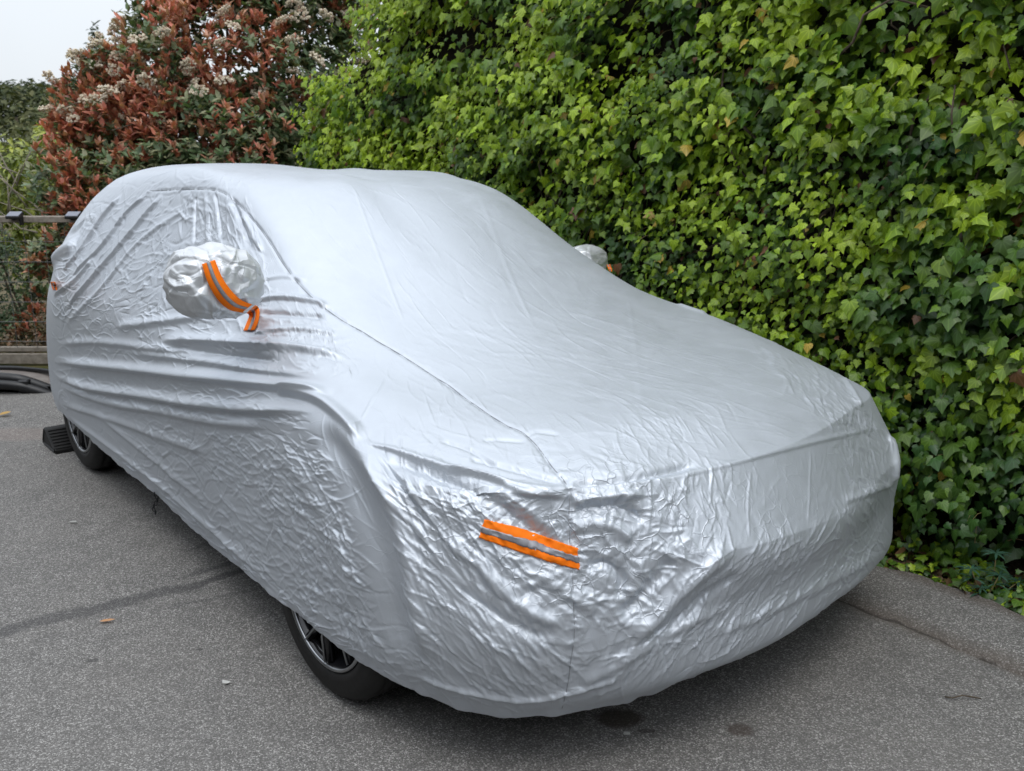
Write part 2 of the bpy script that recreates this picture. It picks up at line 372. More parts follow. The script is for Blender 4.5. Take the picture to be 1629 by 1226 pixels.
COVER_NET = np.array([
[(-2.21,0,0.34),(-2.18,-0.449,0.33),(-2.1,-0.749,0.3),(-1.824,-0.896,0.275),(-1.296,-0.918,0.25),(-0.756,-0.915,0.215),(-0.2,-0.915,0.205),(0.3,-0.915,0.172),(0.8,-0.955,0.212),(1.25,-0.968,0.222),(1.6,-0.945,0.215),(1.9,-0.8,0.18),(2.08,-0.53,0.195),(2.14,-0.26,0.215),(2.15,0,0.21),(2.14,0.268,0.23),(2.1,0.579,0.228),(1.97,0.874,0.225),(1.62,0.994,0.24),(1.25,0.961,0.202),(0.8,0.942,0.182),(0.3,0.929,0.179),(-0.2,0.915,0.205),(-0.756,0.915,0.215),(-1.296,0.918,0.25),(-1.824,0.896,0.275),(-2.1,0.749,0.3),(-2.18,0.449,0.33)],
[(-2.23,0,0.48),(-2.2,-0.458,0.46),(-2.11,-0.77,0.43),(-1.81,-0.911,0.39),(-1.285,-0.937,0.36),(-0.755,-0.93,0.34),(-0.2,-0.93,0.32),(0.3,-0.93,0.29),(0.8,-0.96,0.28),(1.27,-0.975,0.29),(1.66,-0.96,0.32),(1.94,-0.82,0.28),(2.13,-0.55,0.28),(2.2,-0.28,0.28),(2.22,0,0.28),(2.2,0.287,0.292),(2.15,0.589,0.3),(2.03,0.878,0.3),(1.68,1.012,0.34),(1.27,0.983,0.31),(0.8,0.952,0.292),(0.3,0.941,0.296),(-0.2,0.93,0.32),(-0.755,0.93,0.34),(-1.285,0.937,0.36),(-1.81,0.911,0.39),(-2.11,0.77,0.43),(-2.2,0.458,0.46)],
[(-2.2,0,0.7),(-2.17,-0.449,0.68),(-2.08,-0.765,0.66),(-1.778,-0.911,0.63),(-1.271,-0.944,0.61),(-0.753,-0.94,0.59),(-0.2,-0.94,0.57),(0.3,-0.94,0.55),(0.8,-0.955,0.53),(1.28,-0.975,0.53),(1.68,-0.965,0.51),(1.955,-0.84,0.44),(2.135,-0.56,0.44),(2.205,-0.285,0.44),(2.225,0,0.44),(2.205,0.29,0.44),(2.135,0.577,0.44),(2.035,0.865,0.44),(1.68,0.984,0.51),(1.28,0.994,0.53),(0.8,0.967,0.53),(0.3,0.948,0.55),(-0.2,0.94,0.57),(-0.753,0.94,0.59),(-1.271,0.944,0.61),(-1.778,0.911,0.63),(-2.08,0.765,0.66),(-2.17,0.449,0.68)],
[(-2.15,0,0.92),(-2.12,-0.434,0.91),(-2.03,-0.747,0.88),(-1.744,-0.895,0.84),(-1.26,-0.937,0.82),(-0.751,-0.94,0.8),(-0.2,-0.94,0.78),(0.3,-0.94,0.76),(0.8,-0.945,0.74),(1.28,-0.955,0.72),(1.66,-0.94,0.68),(1.91,-0.808,0.66),(2.1,-0.54,0.64),(2.22,-0.28,0.615),(2.245,0,0.6),(2.22,0.292,0.591),(2.14,0.589,0.6),(2.03,0.877,0.62),(1.67,1.006,0.69),(1.28,1.022,0.73),(0.8,0.985,0.746),(0.3,0.96,0.763),(-0.2,0.94,0.78),(-0.751,0.94,0.8),(-1.26,0.937,0.82),(-1.744,0.895,0.84),(-2.03,0.747,0.88),(-2.12,0.434,0.91)],
[(-2.11,0,1.06),(-2.08,-0.424,1.05),(-1.99,-0.717,1.01),(-1.722,-0.865,0.96),(-1.264,-0.912,0.945),(-0.752,-0.92,0.93),(-0.2,-0.92,0.91),(0.3,-0.92,0.89),(0.8,-0.92,0.865),(1.27,-0.92,0.845),(1.64,-0.9,0.81),(1.885,-0.782,0.797),(2.045,-0.52,0.805),(2.1,-0.265,0.79),(2.12,0,0.795),(2.1,0.279,0.802),(2.03,0.567,0.805),(1.93,0.839,0.805),(1.62,0.959,0.83),(1.27,1.003,0.865),(0.8,0.97,0.877),(0.3,0.945,0.896),(-0.2,0.92,0.91),(-0.752,0.92,0.93),(-1.264,0.912,0.945),(-1.722,0.865,0.96),(-1.99,0.717,1.01),(-2.08,0.424,1.05)],
[(-2.08,0,1.18),(-2.05,-0.416,1.17),(-1.95,-0.697,1.12),(-1.704,-0.829,1.068),(-1.278,-0.867,1.054),(-0.754,-0.875,1.04),(-0.2,-0.87,1.02),(0.3,-0.86,1),(0.78,-0.85,0.975),(1.16,-0.82,0.935),(1.47,-0.75,0.895),(1.69,-0.62,0.875),(1.84,-0.43,0.875),(1.9,-0.22,0.88),(1.92,0,0.885),(1.9,0.228,0.889),(1.84,0.456,0.89),(1.69,0.677,0.902),(1.47,0.815,0.928),(1.16,0.889,0.965),(0.78,0.881,0.984),(0.3,0.875,1.004),(-0.2,0.87,1.02),(-0.754,0.875,1.04),(-1.278,0.867,1.054),(-1.704,0.829,1.068),(-1.95,0.697,1.12),(-2.05,0.416,1.17)],
[(-1.98,0,1.31),(-1.95,-0.392,1.3),(-1.86,-0.647,1.25),(-1.64,-0.756,1.206),(-1.255,-0.789,1.187),(-0.755,-0.8,1.181),(-0.25,-0.795,1.16),(0.2,-0.78,1.13),(0.62,-0.755,1.08),(0.94,-0.7,1.02),(1.16,-0.61,0.97),(1.3,-0.49,0.95),(1.39,-0.33,0.945),(1.43,-0.17,0.945),(1.44,0,0.945),(1.43,0.176,0.948),(1.39,0.35,0.956),(1.3,0.519,0.961),(1.16,0.659,0.993),(0.94,0.754,1.04),(0.62,0.794,1.095),(0.2,0.794,1.131),(-0.25,0.795,1.16),(-0.755,0.8,1.181),(-1.255,0.789,1.187),(-1.64,0.756,1.206),(-1.86,0.647,1.25),(-1.95,0.392,1.3)],
[(-1.82,0,1.445),(-1.79,-0.353,1.435),(-1.7,-0.578,1.395),(-1.516,-0.656,1.36),(-1.192,-0.69,1.349),(-0.746,-0.7,1.351),(-0.35,-0.7,1.34),(0.02,-0.69,1.3),(0.36,-0.67,1.245),(0.6,-0.63,1.19),(0.78,-0.54,1.14),(0.89,-0.42,1.105),(0.96,-0.28,1.09),(0.99,-0.14,1.09),(1,0,1.09),(0.99,0.142,1.09),(0.96,0.286,1.096),(0.89,0.458,1.115),(0.78,0.581,1.15),(0.6,0.673,1.2),(0.36,0.678,1.245),(0.02,0.694,1.3),(-0.35,0.7,1.34),(-0.746,0.7,1.351),(-1.192,0.69,1.349),(-1.516,0.656,1.36),(-1.7,0.578,1.395),(-1.79,0.353,1.435)],
[(-1.56,0,1.527),(-1.54,-0.297,1.522),(-1.47,-0.477,1.497),(-1.312,-0.549,1.48),(-1.049,-0.577,1.496),(-0.757,-0.59,1.508),(-0.45,-0.6,1.512),(-0.18,-0.6,1.502),(0,-0.585,1.475),(0.13,-0.55,1.46),(0.22,-0.46,1.45),(0.28,-0.35,1.445),(0.31,-0.23,1.445),(0.33,-0.115,1.429),(0.335,0,1.429),(0.33,0.115,1.429),(0.31,0.23,1.429),(0.3,0.38,1.425),(0.24,0.49,1.43),(0.15,0.58,1.44),(0,0.585,1.455),(-0.18,0.6,1.482),(-0.45,0.6,1.487),(-0.757,0.59,1.483),(-1.049,0.577,1.496),(-1.312,0.549,1.48),(-1.47,0.477,1.497),(-1.54,0.297,1.522)],
[(-1.2,0,1.529),(-1.19,-0.185,1.524),(-1.15,-0.33,1.514),(-1.06,-0.397,1.516),(-0.895,-0.423,1.517),(-0.685,-0.44,1.54),(-0.5,-0.44,1.546),(-0.35,-0.43,1.534),(-0.24,-0.41,1.529),(-0.16,-0.36,1.524),(-0.1,-0.29,1.519),(-0.07,-0.21,1.507),(-0.05,-0.14,1.507),(-0.04,-0.07,1.507),(-0.035,0,1.495),(-0.04,0.07,1.495),(-0.05,0.14,1.495),(-0.07,0.21,1.495),(-0.1,0.29,1.495),(-0.16,0.36,1.5),(-0.24,0.41,1.505),(-0.35,0.43,1.51),(-0.5,0.44,1.51),(-0.685,0.44,1.504),(-0.895,0.423,1.503),(-1.06,0.397,1.502),(-1.15,0.33,1.5),(-1.19,0.185,1.51)],
[(-0.8,0,1.514),(-0.771,0,1.514),(-0.743,0,1.514),(-0.714,0,1.514),(-0.686,0,1.514),(-0.657,0,1.514),(-0.629,0,1.514),(-0.6,0,1.514),(-0.571,0,1.514),(-0.543,0,1.514),(-0.514,0,1.514),(-0.486,0,1.514),(-0.457,0,1.514),(-0.429,0,1.514),(-0.4,0,1.514),(-0.429,-0,1.514),(-0.457,-0,1.514),(-0.486,-0,1.514),(-0.514,-0,1.514),(-0.543,-0,1.514),(-0.571,-0,1.514),(-0.6,-0,1.514),(-0.629,-0,1.514),(-0.657,-0,1.514),(-0.686,-0,1.514),(-0.714,-0,1.514),(-0.743,-0,1.514),(-0.771,-0,1.514)]])
# ------------------------------------------------------------------ the car cover: one draped sheet over the control net above (car coordinates, 11 loops x 28 stations)
def crspline(P, x, closed):
    n = len(P); x = np.asarray(x); i = np.floor(x).astype(int)
    if not closed: i = np.clip(i, 0, n - 2)
    e = (...,) + (None,) * (P.ndim - 1); t = (x - i)[e]
    def gk(k):
        if closed: return P[k % n]
        return np.where((k < 0)[e], 2 * P[0] - P[1], np.where((k >= n)[e], 2 * P[-1] - P[-2], P[np.clip(k, 0, n - 1)]))
    a, b, c, d = gk(i - 1), gk(i), gk(i + 1), gk(i + 2)
    return .5 * ((2 * b) + (-a + c) * t + (2 * a - 5 * b + 4 * c - d) * t * t + (-a + 3 * b - 3 * c + d) * t ** 3)
def linspline(P, x):
    i = np.clip(np.floor(x).astype(int), 0, len(P) - 2); t = (x - i)[:, None, None]
    return P[i] * (1 - t) + P[i + 1] * t
def surf(s, t):
    A = np.swapaxes(crspline(np.swapaxes(crspline(COVER_NET, t, False), 0, 1), s, True), 0, 1)
    B = np.swapaxes(crspline(np.swapaxes(linspline(COVER_NET, t), 0, 1), s, True), 0, 1)
    ws = smooth01(s, 10.0, 10.9) * (1 - smooth01(s, 17.0, 18.2))            # the flat panel of the bonnet's leading edge
    wt = ((t >= 3) & (t <= 4)).astype(float)
    w = (wt[:, None] * ws[None, :] + .55 * ((t > 4) & (t <= 5)).astype(float)[:, None] * ws[None, :])[..., None]
    return A * (1 - w) + B * w
def dense(parts):
    out = []
    for a, b, n in parts: out.append(np.linspace(a, b, n, endpoint=False))
    return np.concatenate(out)
S_ = dense([(0, 2, 24), (2, 3, 50), (3, 7, 380), (7, 10, 380), (10, 14, 400), (14, 17, 250), (17, 20, 90), (20, 28, 46)])
T_ = np.concatenate([dense([(0, 1, 44), (1, 5, 252), (5, 7, 80), (7, 8, 40), (8, 9, 34), (9, 10, 12)]), [10.0]])
NS, NT = len(S_), len(T_)
P = surf(S_, T_)                                                     # NT, NS, 3 in car coordinates
def normals(P):
    du = np.roll(P, -1, 1) - np.roll(P, 1, 1); dv = np.gradient(P, axis=0)
    n = np.cross(du, dv); n /= np.linalg.norm(n, axis=-1)[..., None] + 1e-9
    return n
NRM = normals(P)
if (NRM[NT // 4, NS // 4] @ np.array([0, -1, .2])) < 0: NRM = -NRM
NRM[-3:] = (0, 0, 1)
# a coarse copy to find the surface point behind a spot of the photograph
K = 6
ci, cj = np.arange(0, NT, K), np.arange(0, NS, K)
def coarse_tree(P):
    Pc = car(P[np.ix_(ci, cj)]); m, n = len(ci), len(cj)
    idx = np.arange(m * n).reshape(m, n); nxt = np.roll(idx, -1, 1)
    q = np.stack([idx[:-1], nxt[:-1], nxt[1:], idx[1:]], -1).reshape(-1, 4)
    return BVHTree.FromPolygons(Pc.reshape(-1, 3).tolist(), q.tolist()), n
def hit(x, y):
    """photograph pixel -> (row, column) of the fine grid and the point in car coordinates"""
    d = ray(x, y); h, nn, fi, dist = TREE.ray_cast(Vector(C0), Vector(d))
    if h is None: return None
    p = uncar(np.array(h)); r, c = divmod(fi, NCJ)
    i, j = min(ci[r] + K // 2, NT - 1), (cj[c] + K // 2) % NS
    i0, i1 = max(0, i - K), min(NT, i + K); js = np.arange(j - K, j + K) % NS
    dd = ((P[i0:i1][:, js] - p) ** 2).sum(-1); a, b_ = np.unravel_index(dd.argmin(), dd.shape)
    return i0 + a, js[b_], p
TREE, NCJ = coarse_tree(P)
PIXD = pix(car(P))                                                    # where each point of the sheet shows
def curve(pts, n=None):
    """photograph polyline -> points on the sheet, smoothed"""
    pts = np.array(pts, float); out = []
    x = np.linspace(0, len(pts) - 1, n or max(12, 6 * len(pts)))
    for q in crspline(pts[:, None, :], x, False)[:, 0]:
        h = hit(*q)
        if h is not None: out.append(h[2])
    return np.array(out)
def fold(D, pts, amp, w, asym=1.0, taper=.15):
    """adds a ridge (amp > 0) or a furrow along a polyline; asym < 1 makes its lower flank steeper"""
    c = curve(pts)
    if len(c) < 3: return
    lo, hi = c.min(0) - 5 * w, c.max(0) + 5 * w
    k = np.where(((P > lo) & (P < hi)).all(-1) & ((NRM @ (uncar(C0) - c.mean(0))) > -.5))
    X = P[k]; best = np.full(len(X), 1e9); sgn = np.zeros(len(X)); par = np.zeros(len(X))
    n = len(c) - 1
    for i in range(n):
        a, b = c[i], c[i + 1]; ab = b - a; l2 = ab @ ab + 1e-12
        t = np.clip(((X - a) @ ab) / l2, 0, 1); d = X - a - t[:, None] * ab; dd = (d * d).sum(1)
        m = dd < best; best[m] = dd[m]; par[m] = ((i + t) / n)[m]
        side = d[:, 2]
        sgn[m] = side[m]
    d = np.sqrt(best); ww = np.where(sgn < 0, w * asym, w)
    e = np.clip(np.minimum(par, 1 - par) / taper, 0, 1); e = e * e * (3 - 2 * e)
    D[k] += amp * np.exp(-(d / ww) ** 2) * e
def blob(x, y, r):
    h = hit(x, y)
    if h is None: return np.zeros(P.shape[:2])
    return np.exp(-((P - h[2]) ** 2).sum(-1) / (2 * r * r))
D = np.zeros((NT, NS))
# broad folds of the near side under the mirror
for pts, amp, w, asym in [
    ([(70, 574), (150, 581), (250, 592), (400, 611), (480, 621), (530, 630)], .024, .024, .40),
    ([(85, 600), (150, 618), (220, 628), (300, 640), (400, 652), (505, 655)], .024, .024, .40),
    ([(90, 612), (170, 640), (260, 655), (350, 672), (440, 680)], .014, .022, .5),
    ([(250, 541), (330, 545), (400, 549), (480, 557), (560, 572)], .020, .024, .45), ([(200, 560), (300, 572), (400, 588), (500, 600)], .010, .018, .5),
    ([(260, 552), (350, 563), (450, 574)], -.012, .014, 1),
    ([(180, 520), (260, 512), (330, 505)], .012, .022, .6),
    ([(90, 640), (180, 668), (270, 700), (340, 722)], .010, .020, .6),
    ([(90, 548), (160, 545), (250, 555), (330, 560)], .010, .020, .5),
    ([(85, 646), (150, 692), (250, 768), (340, 845), (430, 925)], .010, .016, .6),
    ([(150, 655), (250, 735), (330, 800)], .008, .018, .7),
    # oblique folds of the rear glass
    ([(100, 432), (128, 400), (165, 345), (195, 310)], .016, .022, .6),
    ([(112, 440), (160, 395), (200, 342), (236, 308)], .014, .018, .6),
    ([(105, 490), (150, 440), (210, 370), (262, 306)], .016, .020, .6),
    ([(100, 520), (160, 460), (222, 385), (300, 330)], .008, .018, .7),
    ([(84, 470), (120, 445), (150, 410)], .012, .018, .7),
    # hanging folds under the roof seam
    ([(341, 304), (347, 340), (352, 378)], -.010, .008, 1), ([(368, 316), (385, 358), (402, 400)], -.012, .012, 1),
    ([(312, 308), (310, 350), (309, 390)], -.008, .007, 1), ([(326, 306), (330, 345), (331, 392)], .006, .012, 1),
    ([(384, 335), (400, 368), (420, 405)], .008, .012, 1),
    # from the mirror towards the bonnet
    ([(405, 482), (440, 474), (500, 480), (520, 492)], .014, .014, .5), ([(410, 498), (460, 500), (520, 505)], -.010, .012, 1),
    ([(400, 530), (470, 524), (540, 532)], .009, .016, .5), ([(410, 448), (450, 440), (490, 446)], .006, .012, .6),
    # wheel arch lip and the ridge down the front corner
    ([(440, 622), (475, 627), (512, 641), (548, 671), (580, 706)], .026, .024, .40),
    ([(520, 655), (560, 702), (600, 757), (634, 823), (653, 905), (668, 990), (690, 1060)], .022, .028, 1),
    ([(500, 672), (548, 738), (588, 825), (614, 925), (638, 1050)], -.020, .050, 1), ([(440, 700), (500, 790), (540, 880), (570, 980)], .010, .04, 1),
    ([(572, 704), (650, 724), (740, 753), (830, 774), (905, 784)], .011, .013, .45), ([(1060, 762), (1170, 736), (1290, 705), (1395, 681)], .004, .010, .5), ([(610, 730), (690, 757), (770, 785)], -.010, .022, 1),
    # the second ridge under the bonnet edge and furrows round it
    ([(700, 745), (765, 758), (830, 782), (905, 790)], .013, .012, .5), ([(620, 725), (690, 750), (770, 790), (850, 845), (885, 872)], -.016, .020, 1),
    ([(745, 728), (800, 742), (905, 772)], -.008, .010, 1),
    ([(765, 700), (800, 700), (838, 703)], -.004, .008, 1), ([(835, 694), (855, 687), (892, 692)], -.005, .008, 1), ([(700, 700), (745, 715), (790, 742)], -.006, .008, 1),
    ([(905, 770), (960, 768), (1050, 752), (1110, 738)], -.012, .012, 1), ([(910, 812), (980, 805), (1030, 828)], -.014, .014, 1), ([(905, 800), (960, 790), (1030, 785)], .010, .012, .7),
    # grille region
    ([(905, 840), (960, 835), (1010, 860)], .012, .02, .7), ([(925, 905), (965, 895), (990, 920), (985, 960)], -.014, .014, 1),
    ([(700, 850), (760, 900), (830, 965), (900, 1000)], .012, .020, .6), ([(730, 935), (800, 985), (880, 1020)], -.010, .018, 1), ([(840, 905), (910, 950), (950, 975)], .010, .018, .7),
    ([(1000, 1020), (1050, 975), (1100, 925), (1170, 872)], .018, .026, .7), ([(985, 985), (1030, 940), (1075, 885)], -.016, .022, 1), ([(1030, 1030), (1100, 965), (1180, 910)], -.012, .020, 1),
    ([(920, 1090), (980, 1060), (1060, 1010), (1160, 960)], .008, .020, .7),
    ([(580, 730), (630, 800), (690, 868)], .006, .008, .8), ([(600, 725), (650, 790), (675, 840)], -.006, .008, 1), ([(640, 760), (690, 830), (712, 862)], .006, .006, .8),
    # lower bumper band
    ([(650, 1072), (740, 1100), (830, 1114), (900, 1104), (1000, 1075)], .009, .010, .8),
    ([(1120, 1015), (1220, 975), (1320, 925), (1405, 880)], .006, .022, .6),
    # far front corner
    ([(1335, 592), (1352, 615), (1372, 648)], .010, .015, .7), ([(1414, 690), (1424, 730), (1422, 770)], .016, .022, .8), ([(1340, 800), (1380, 785), (1425, 768)], .006, .014, .6),
    ([(1030, 462), (1080, 485), (1140, 505)], .010, .018, .7),
    # faint packing folds
    ([(612, 600), (590, 640), (555, 705)], .0016, .005, 1), ([(1000, 470), (1012, 560), (1020, 650)], .0014, .005, 1), ([(760, 300), (805, 420), (850, 520)], .0014, .005, 1), ([(560, 290), (600, 400), (645, 520)], .0014, .005, 1), ([(1195, 745), (1190, 800), (1192, 860)], .0014, .004, 1), ([(1290, 715), (1288, 770), (1285, 840)], .0014, .004, 1), ([(640, 430), (800, 425), (960, 440)], .0012, .005, 1), ([(760, 560), (900, 570), (1100, 610)], .0014, .005, 1),
    # bulge over the rear light
    ([(84, 432), (90, 412), (104, 398), (122, 390)], .030, .046, .9), ([(108, 372), (120, 366), (134, 352)], -.012, .026, 1)]:
    fold(D, pts, amp, w, asym)
# gathered hem
hemw = (1 - smooth01(T_, .0, .55))[:, None]
D += hemw * .006 * (vnoise(np.stack([S_ * 9, 0 * S_, 0 * S_], -1), 4) - .5)[None, :] * 2
P[..., 2] += hemw * ((vnoise(np.stack([S_ * 5, 0 * S_, 0 * S_], -1), 14) - .5) * .013 + (vnoise(np.stack([S_ * 22, 0 * S_, 0 * S_], -1), 15) - .5) * .003)[None, :]
D += (1 - smooth01(T_, 0, .22))[:, None] * .005 * (vnoise(np.stack([S_ * 30, 0 * S_, 0 * S_], -1), 24) - .5)[None, :] * smooth01(vnoise(np.stack([S_ * 3, 0 * S_, 0 * S_], -1), 25), .35, .6)[None, :]
D += .035 * blob(372, 450, .075) + .010 * blob(300, 600, .2)
P = P + NRM * D[..., None]
NRM2 = normals(P); NRM2 *= np.sign((NRM2 * NRM).sum(-1))[..., None]; NRM2[-3:] = (0, 0, 1); NRM = NRM2
TREE, NCJ = coarse_tree(P)
# crumples: folded-paper facets, strong round the grille, the mirror, the wheel arch and the rear glass
D = np.zeros((NT, NS))
def tri(x): return np.abs((x % 1.0) - .5) * 2 - .5
Q = P.reshape(-1, 3)
warp = np.stack([vnoise(Q * 7, 31), vnoise(Q * 7, 37), vnoise(Q * 7, 41)], -1) - .5
warp2 = np.stack([vnoise(Q * 19, 51), vnoise(Q * 19, 57), vnoise(Q * 19, 61)], -1) - .5
mask = np.zeros((NT, NS))
for x, y, r, a in [(960, 830, .15, 1.0), (1010, 900, .12, .9), (900, 940, .14, .8), (850, 900, .12, .6), (1080, 830, .10, .5), (940, 1010, .12, .5), (490, 850, .12, .22), (430, 790, .14, .20), (560, 990, .09, .55), (620, 1050, .08, .5), (500, 930, .12, .25),
                   (190, 420, .22, .45), (140, 370, .16, .5), (240, 430, .14, .5), (330, 400, .10, .7), (400, 470, .10, .5), (150, 520, .2, .3), (300, 700, .2, .22), (710, 790, .12, .28), (760, 830, .12, .5), (730, 900, .14, .35), (1230, 880, .12, .35), (1350, 700, .10, .45), (1390, 780, .10, .5), (1300, 900, .14, .3), (1150, 970, .16, .35), (900, 720, .12, .25), (1330, 610, .12, .3)]:
    mask = np.maximum(mask, a * blob(x, y, r))
hid = smooth01(P[..., 1], .80, .92) + smooth01(-P[..., 0], 1.9, 2.1); mask = np.maximum(mask, .3 * np.clip(hid, 0, 1))
rg = np.random.default_rng(5)
for lam, amp, nz in [(.15, .0040, 1), (.085, .0020, 1), (.048, .0007, 0)]:
    for k in range(3):
        d = rg.normal(size=3); d /= np.linalg.norm(d)
        ph = Q @ d / lam + warp @ rg.normal(size=3) * 2.2 + warp2 @ rg.normal(size=3) * .9
        loc_m = smooth01(vnoise(Q / (lam * 2.6), 100 + k + int(lam * 1000)), .35, .65)
        D += (amp * tri(ph) * loc_m).reshape(NT, NS) * mask
SEAM1 = [(238, 304), (290, 301), (340, 302), (372, 318), (420, 372), (465, 440), (520, 492), (600, 541), (680, 590), (740, 632), (800, 673), (840, 693), (880, 745), (905, 780), (905, 850), (912, 930), (914, 1000), (906, 1070), (895, 1126)]
# single creases: thin pinched ridges, their run following the pull of the cloth
rowsp = np.linalg.norm(np.gradient(P, axis=0), axis=-1) + 1e-5
colsp = np.linalg.norm(np.roll(P, -1, 1) - P, axis=-1) + 1e-5
def stamp(i, j, d3, Ln, w, amp, bend):
    n = NRM[i, j]; d3 = d3 - n * (d3 @ n); q = np.linalg.norm(d3)
    if q < 1e-6: return
    d3 = d3 / q; e2 = np.cross(n, d3)
    a = int(min(110, Ln * .6 / rowsp[i, j] + 2)); b = int(min(140, Ln * .6 / colsp[i, j] + 2))
    i0, i1 = max(0, i - a), min(NT, i + a + 1); js = np.arange(j - b, j + b + 1) % NS
    X = P[i0:i1][:, js] - P[i, j]
    x = X @ d3; y = X @ e2
    y = y - bend * (x * x - Ln * Ln * .08) - .12 * w * 6 * np.sin(x * 70 / (1 + 8 * Ln) + i)
    t = np.clip(1 - (2 * x / Ln) ** 2, 0, 1)
    pr = np.where(y > 0, np.exp(-y / w), np.exp(y / (w * 2.4)))
    D[i0:i1, js] += amp * pr * t * (np.abs(X @ n) < .05)
def region(poly, count, ang, spread, lpx, w, amp):
    """creases whose middle lies in a polygon of the photograph; ang: degrees of their run on the picture (x right, y down)"""
    poly = np.array(poly, float); lo, hi = poly.min(0), poly.max(0); done = 0; tries = 0
    while done < count and tries < count * 6:
        tries += 1
        q = lo + (hi - lo) * RNG.random(2)
        x, y = q; ins = False; k = len(poly) - 1
        for m_ in range(len(poly)):
            (xa, ya), (xb, yb) = poly[m_], poly[k]
            if (ya > y) != (yb > y) and x < (xb - xa) * (y - ya) / (yb - ya) + xa: ins = not ins
            k = m_
        if not ins: continue
        h = hit(x, y)
        if h is None: continue
        a = math.radians(ang + RNG.normal() * spread)
        h2 = hit(x + 6 * math.cos(a), y + 6 * math.sin(a))
        if h2 is None: continue
        v = h2[2] - h[2]; mpp = np.linalg.norm(v) / 6
        if mpp > .02 or mpp < 1e-5: continue
        Ln = (lpx[0] + (lpx[1] - lpx[0]) * RNG.random() ** 1.6) * mpp
        stamp(h[0], h[1], v, max(Ln, .02), w * (.45 + .55 * RNG.random()), amp * (.4 + 1.0 * RNG.random()) * (1 if RNG.random() < .72 else -.8), RNG.normal() * 2.0)
        done += 1
HOOD = [(560, 560), (760, 480), (1000, 470), (1250, 570), (1380, 670), (1170, 730), (960, 750), (800, 690), (640, 640)]
SCREEN = [(420, 290), (740, 300), (900, 390), (1000, 450), (700, 560), (560, 500), (450, 380)]
region(HOOD, 70, 12, 12, (60, 240), .0050, .0008); region(HOOD, 40, 60, 25, (15, 60), .004, .0006)
region(SCREEN, 40, 35, 25, (30, 120), .005, .0007)
region(HOOD, 150, 14, 16, (30, 140), .0034, .0008); region(SCREEN, 120, 30, 22, (30, 140), .0034, .0007); region([(390, 270), (700, 275), (740, 300), (420, 310)], 40, 5, 15, (30, 120), .004, .0007)
region([(700, 560), (1000, 480), (1200, 560), (1250, 660), (1000, 660)], 90, 12, 7, (90, 300), .0048, .0009)
region([(1000, 640), (1180, 640), (1120, 745), (940, 745)], 90, 52, 16, (25, 80), .0034, .0012)
region([(1180, 545), (1310, 580), (1420, 690), (1330, 690)], 160, 55, 18, (15, 60), .0035, .0022)
region([(1340, 640), (1425, 690), (1425, 770), (1350, 790)], 120, 60, 22, (15, 60), .0035, .0026)
region([(1170, 745), (1350, 695), (1330, 830), (1190, 870)], 60, 95, 12, (15, 70), .0028, .0008)
region([(1060, 750), (1170, 740), (1150, 880), (1060, 930)], 110, 85, 25, (15, 70), .003, .0020)
region([(1340, 790), (1420, 780), (1400, 900), (1330, 930)], 120, 75, 25, (20, 80), .0033, .0022)
region([(1110, 900), (1330, 840), (1390, 900), (1290, 985), (1050, 1080), (960, 1090)], 430, 118, 14, (25, 150), .0026, .0029)
region([(920, 1020), (1120, 960), (1050, 1085), (910, 1115)], 90, 140, 30, (20, 90), .0034, .0022)
region([(600, 740), (740, 770), (830, 900), (905, 1000), (895, 1110), (740, 1110), (660, 1060), (640, 860)], 400, 52, 13, (30, 190), .0026, .0030)
region([(650, 740), (860, 790), (905, 860), (905, 980), (760, 860)], 200, 25, 40, (20, 90), .0034, .0028)
region([(905, 790), (1060, 770), (1100, 880), (1000, 1000), (905, 1000)], 260, 60, 60, (20, 90), .0036, .0032)
region([(905, 780), (960, 780), (930, 1100), (890, 1100)], 80, 5, 35, (14, 45), .003, .0022)
region([(560, 700), (640, 720), (760, 760), (700, 700), (600, 640)], 50, 40, 30, (15, 60), .003, .0010)
region([(680, 600), (850, 690), (905, 775), (740, 740), (620, 690)], 80, 40, 35, (20, 80), .003, .0014)
region([(560, 660), (600, 740), (650, 900), (680, 1060), (600, 1000), (560, 860), (510, 680)], 50, 66, 10, (40, 160), .003, .0012)
LSIDE = [(240, 680), (420, 700), (520, 720), (570, 860), (610, 1060), (520, 1010), (420, 930), (300, 830), (180, 720)]
region(LSIDE, 520, 38, 18, (15, 90), .0028, .0033); region(LSIDE, 300, -25, 30, (10, 40), .0030, .0028)
region([(400, 760), (540, 800), (600, 1050), (480, 960)], 240, 62, 18, (20, 90), .0036, .0034)
region([(330, 690), (500, 690), (540, 800), (420, 820), (330, 760)], 200, 22, 30, (12, 45), .0034, .0026)
region([(85, 560), (480, 640), (500, 690), (300, 700), (100, 640)], 260, 15, 18, (12, 60), .0034, .0022)
region([(85, 470), (300, 500), (520, 520), (560, 600), (300, 580), (85, 560)], 360, 30, 40, (10, 45), .0034, .0026)
region([(90, 420), (130, 330), (260, 290), (330, 310), (310, 430), (270, 500), (90, 500)], 420, -45, 40, (12, 50), .0036, .0030)
region([(260, 300), (400, 320), (430, 470), (330, 400)], 140, 75, 25, (15, 60), .004, .0026)
region([(400, 440), (560, 520), (560, 590), (400, 530)], 110, 15, 25, (15, 70), .0036, .0020)
region([(150, 300), (260, 262), (380, 262), (390, 300), (250, 300)], 90, -20, 40, (12, 50), .004, .0016)
region([(90, 640), (170, 720), (300, 835), (440, 955), (560, 1045), (540, 1015), (420, 905), (280, 790), (150, 670)], 160, 42, 10, (15, 60), .0034, .0024)
region([(600, 1020), (700, 1060), (820, 1100), (820, 1135), (680, 1100), (600, 1070)], 90, 30, 20, (15, 60), .0032, .0018)
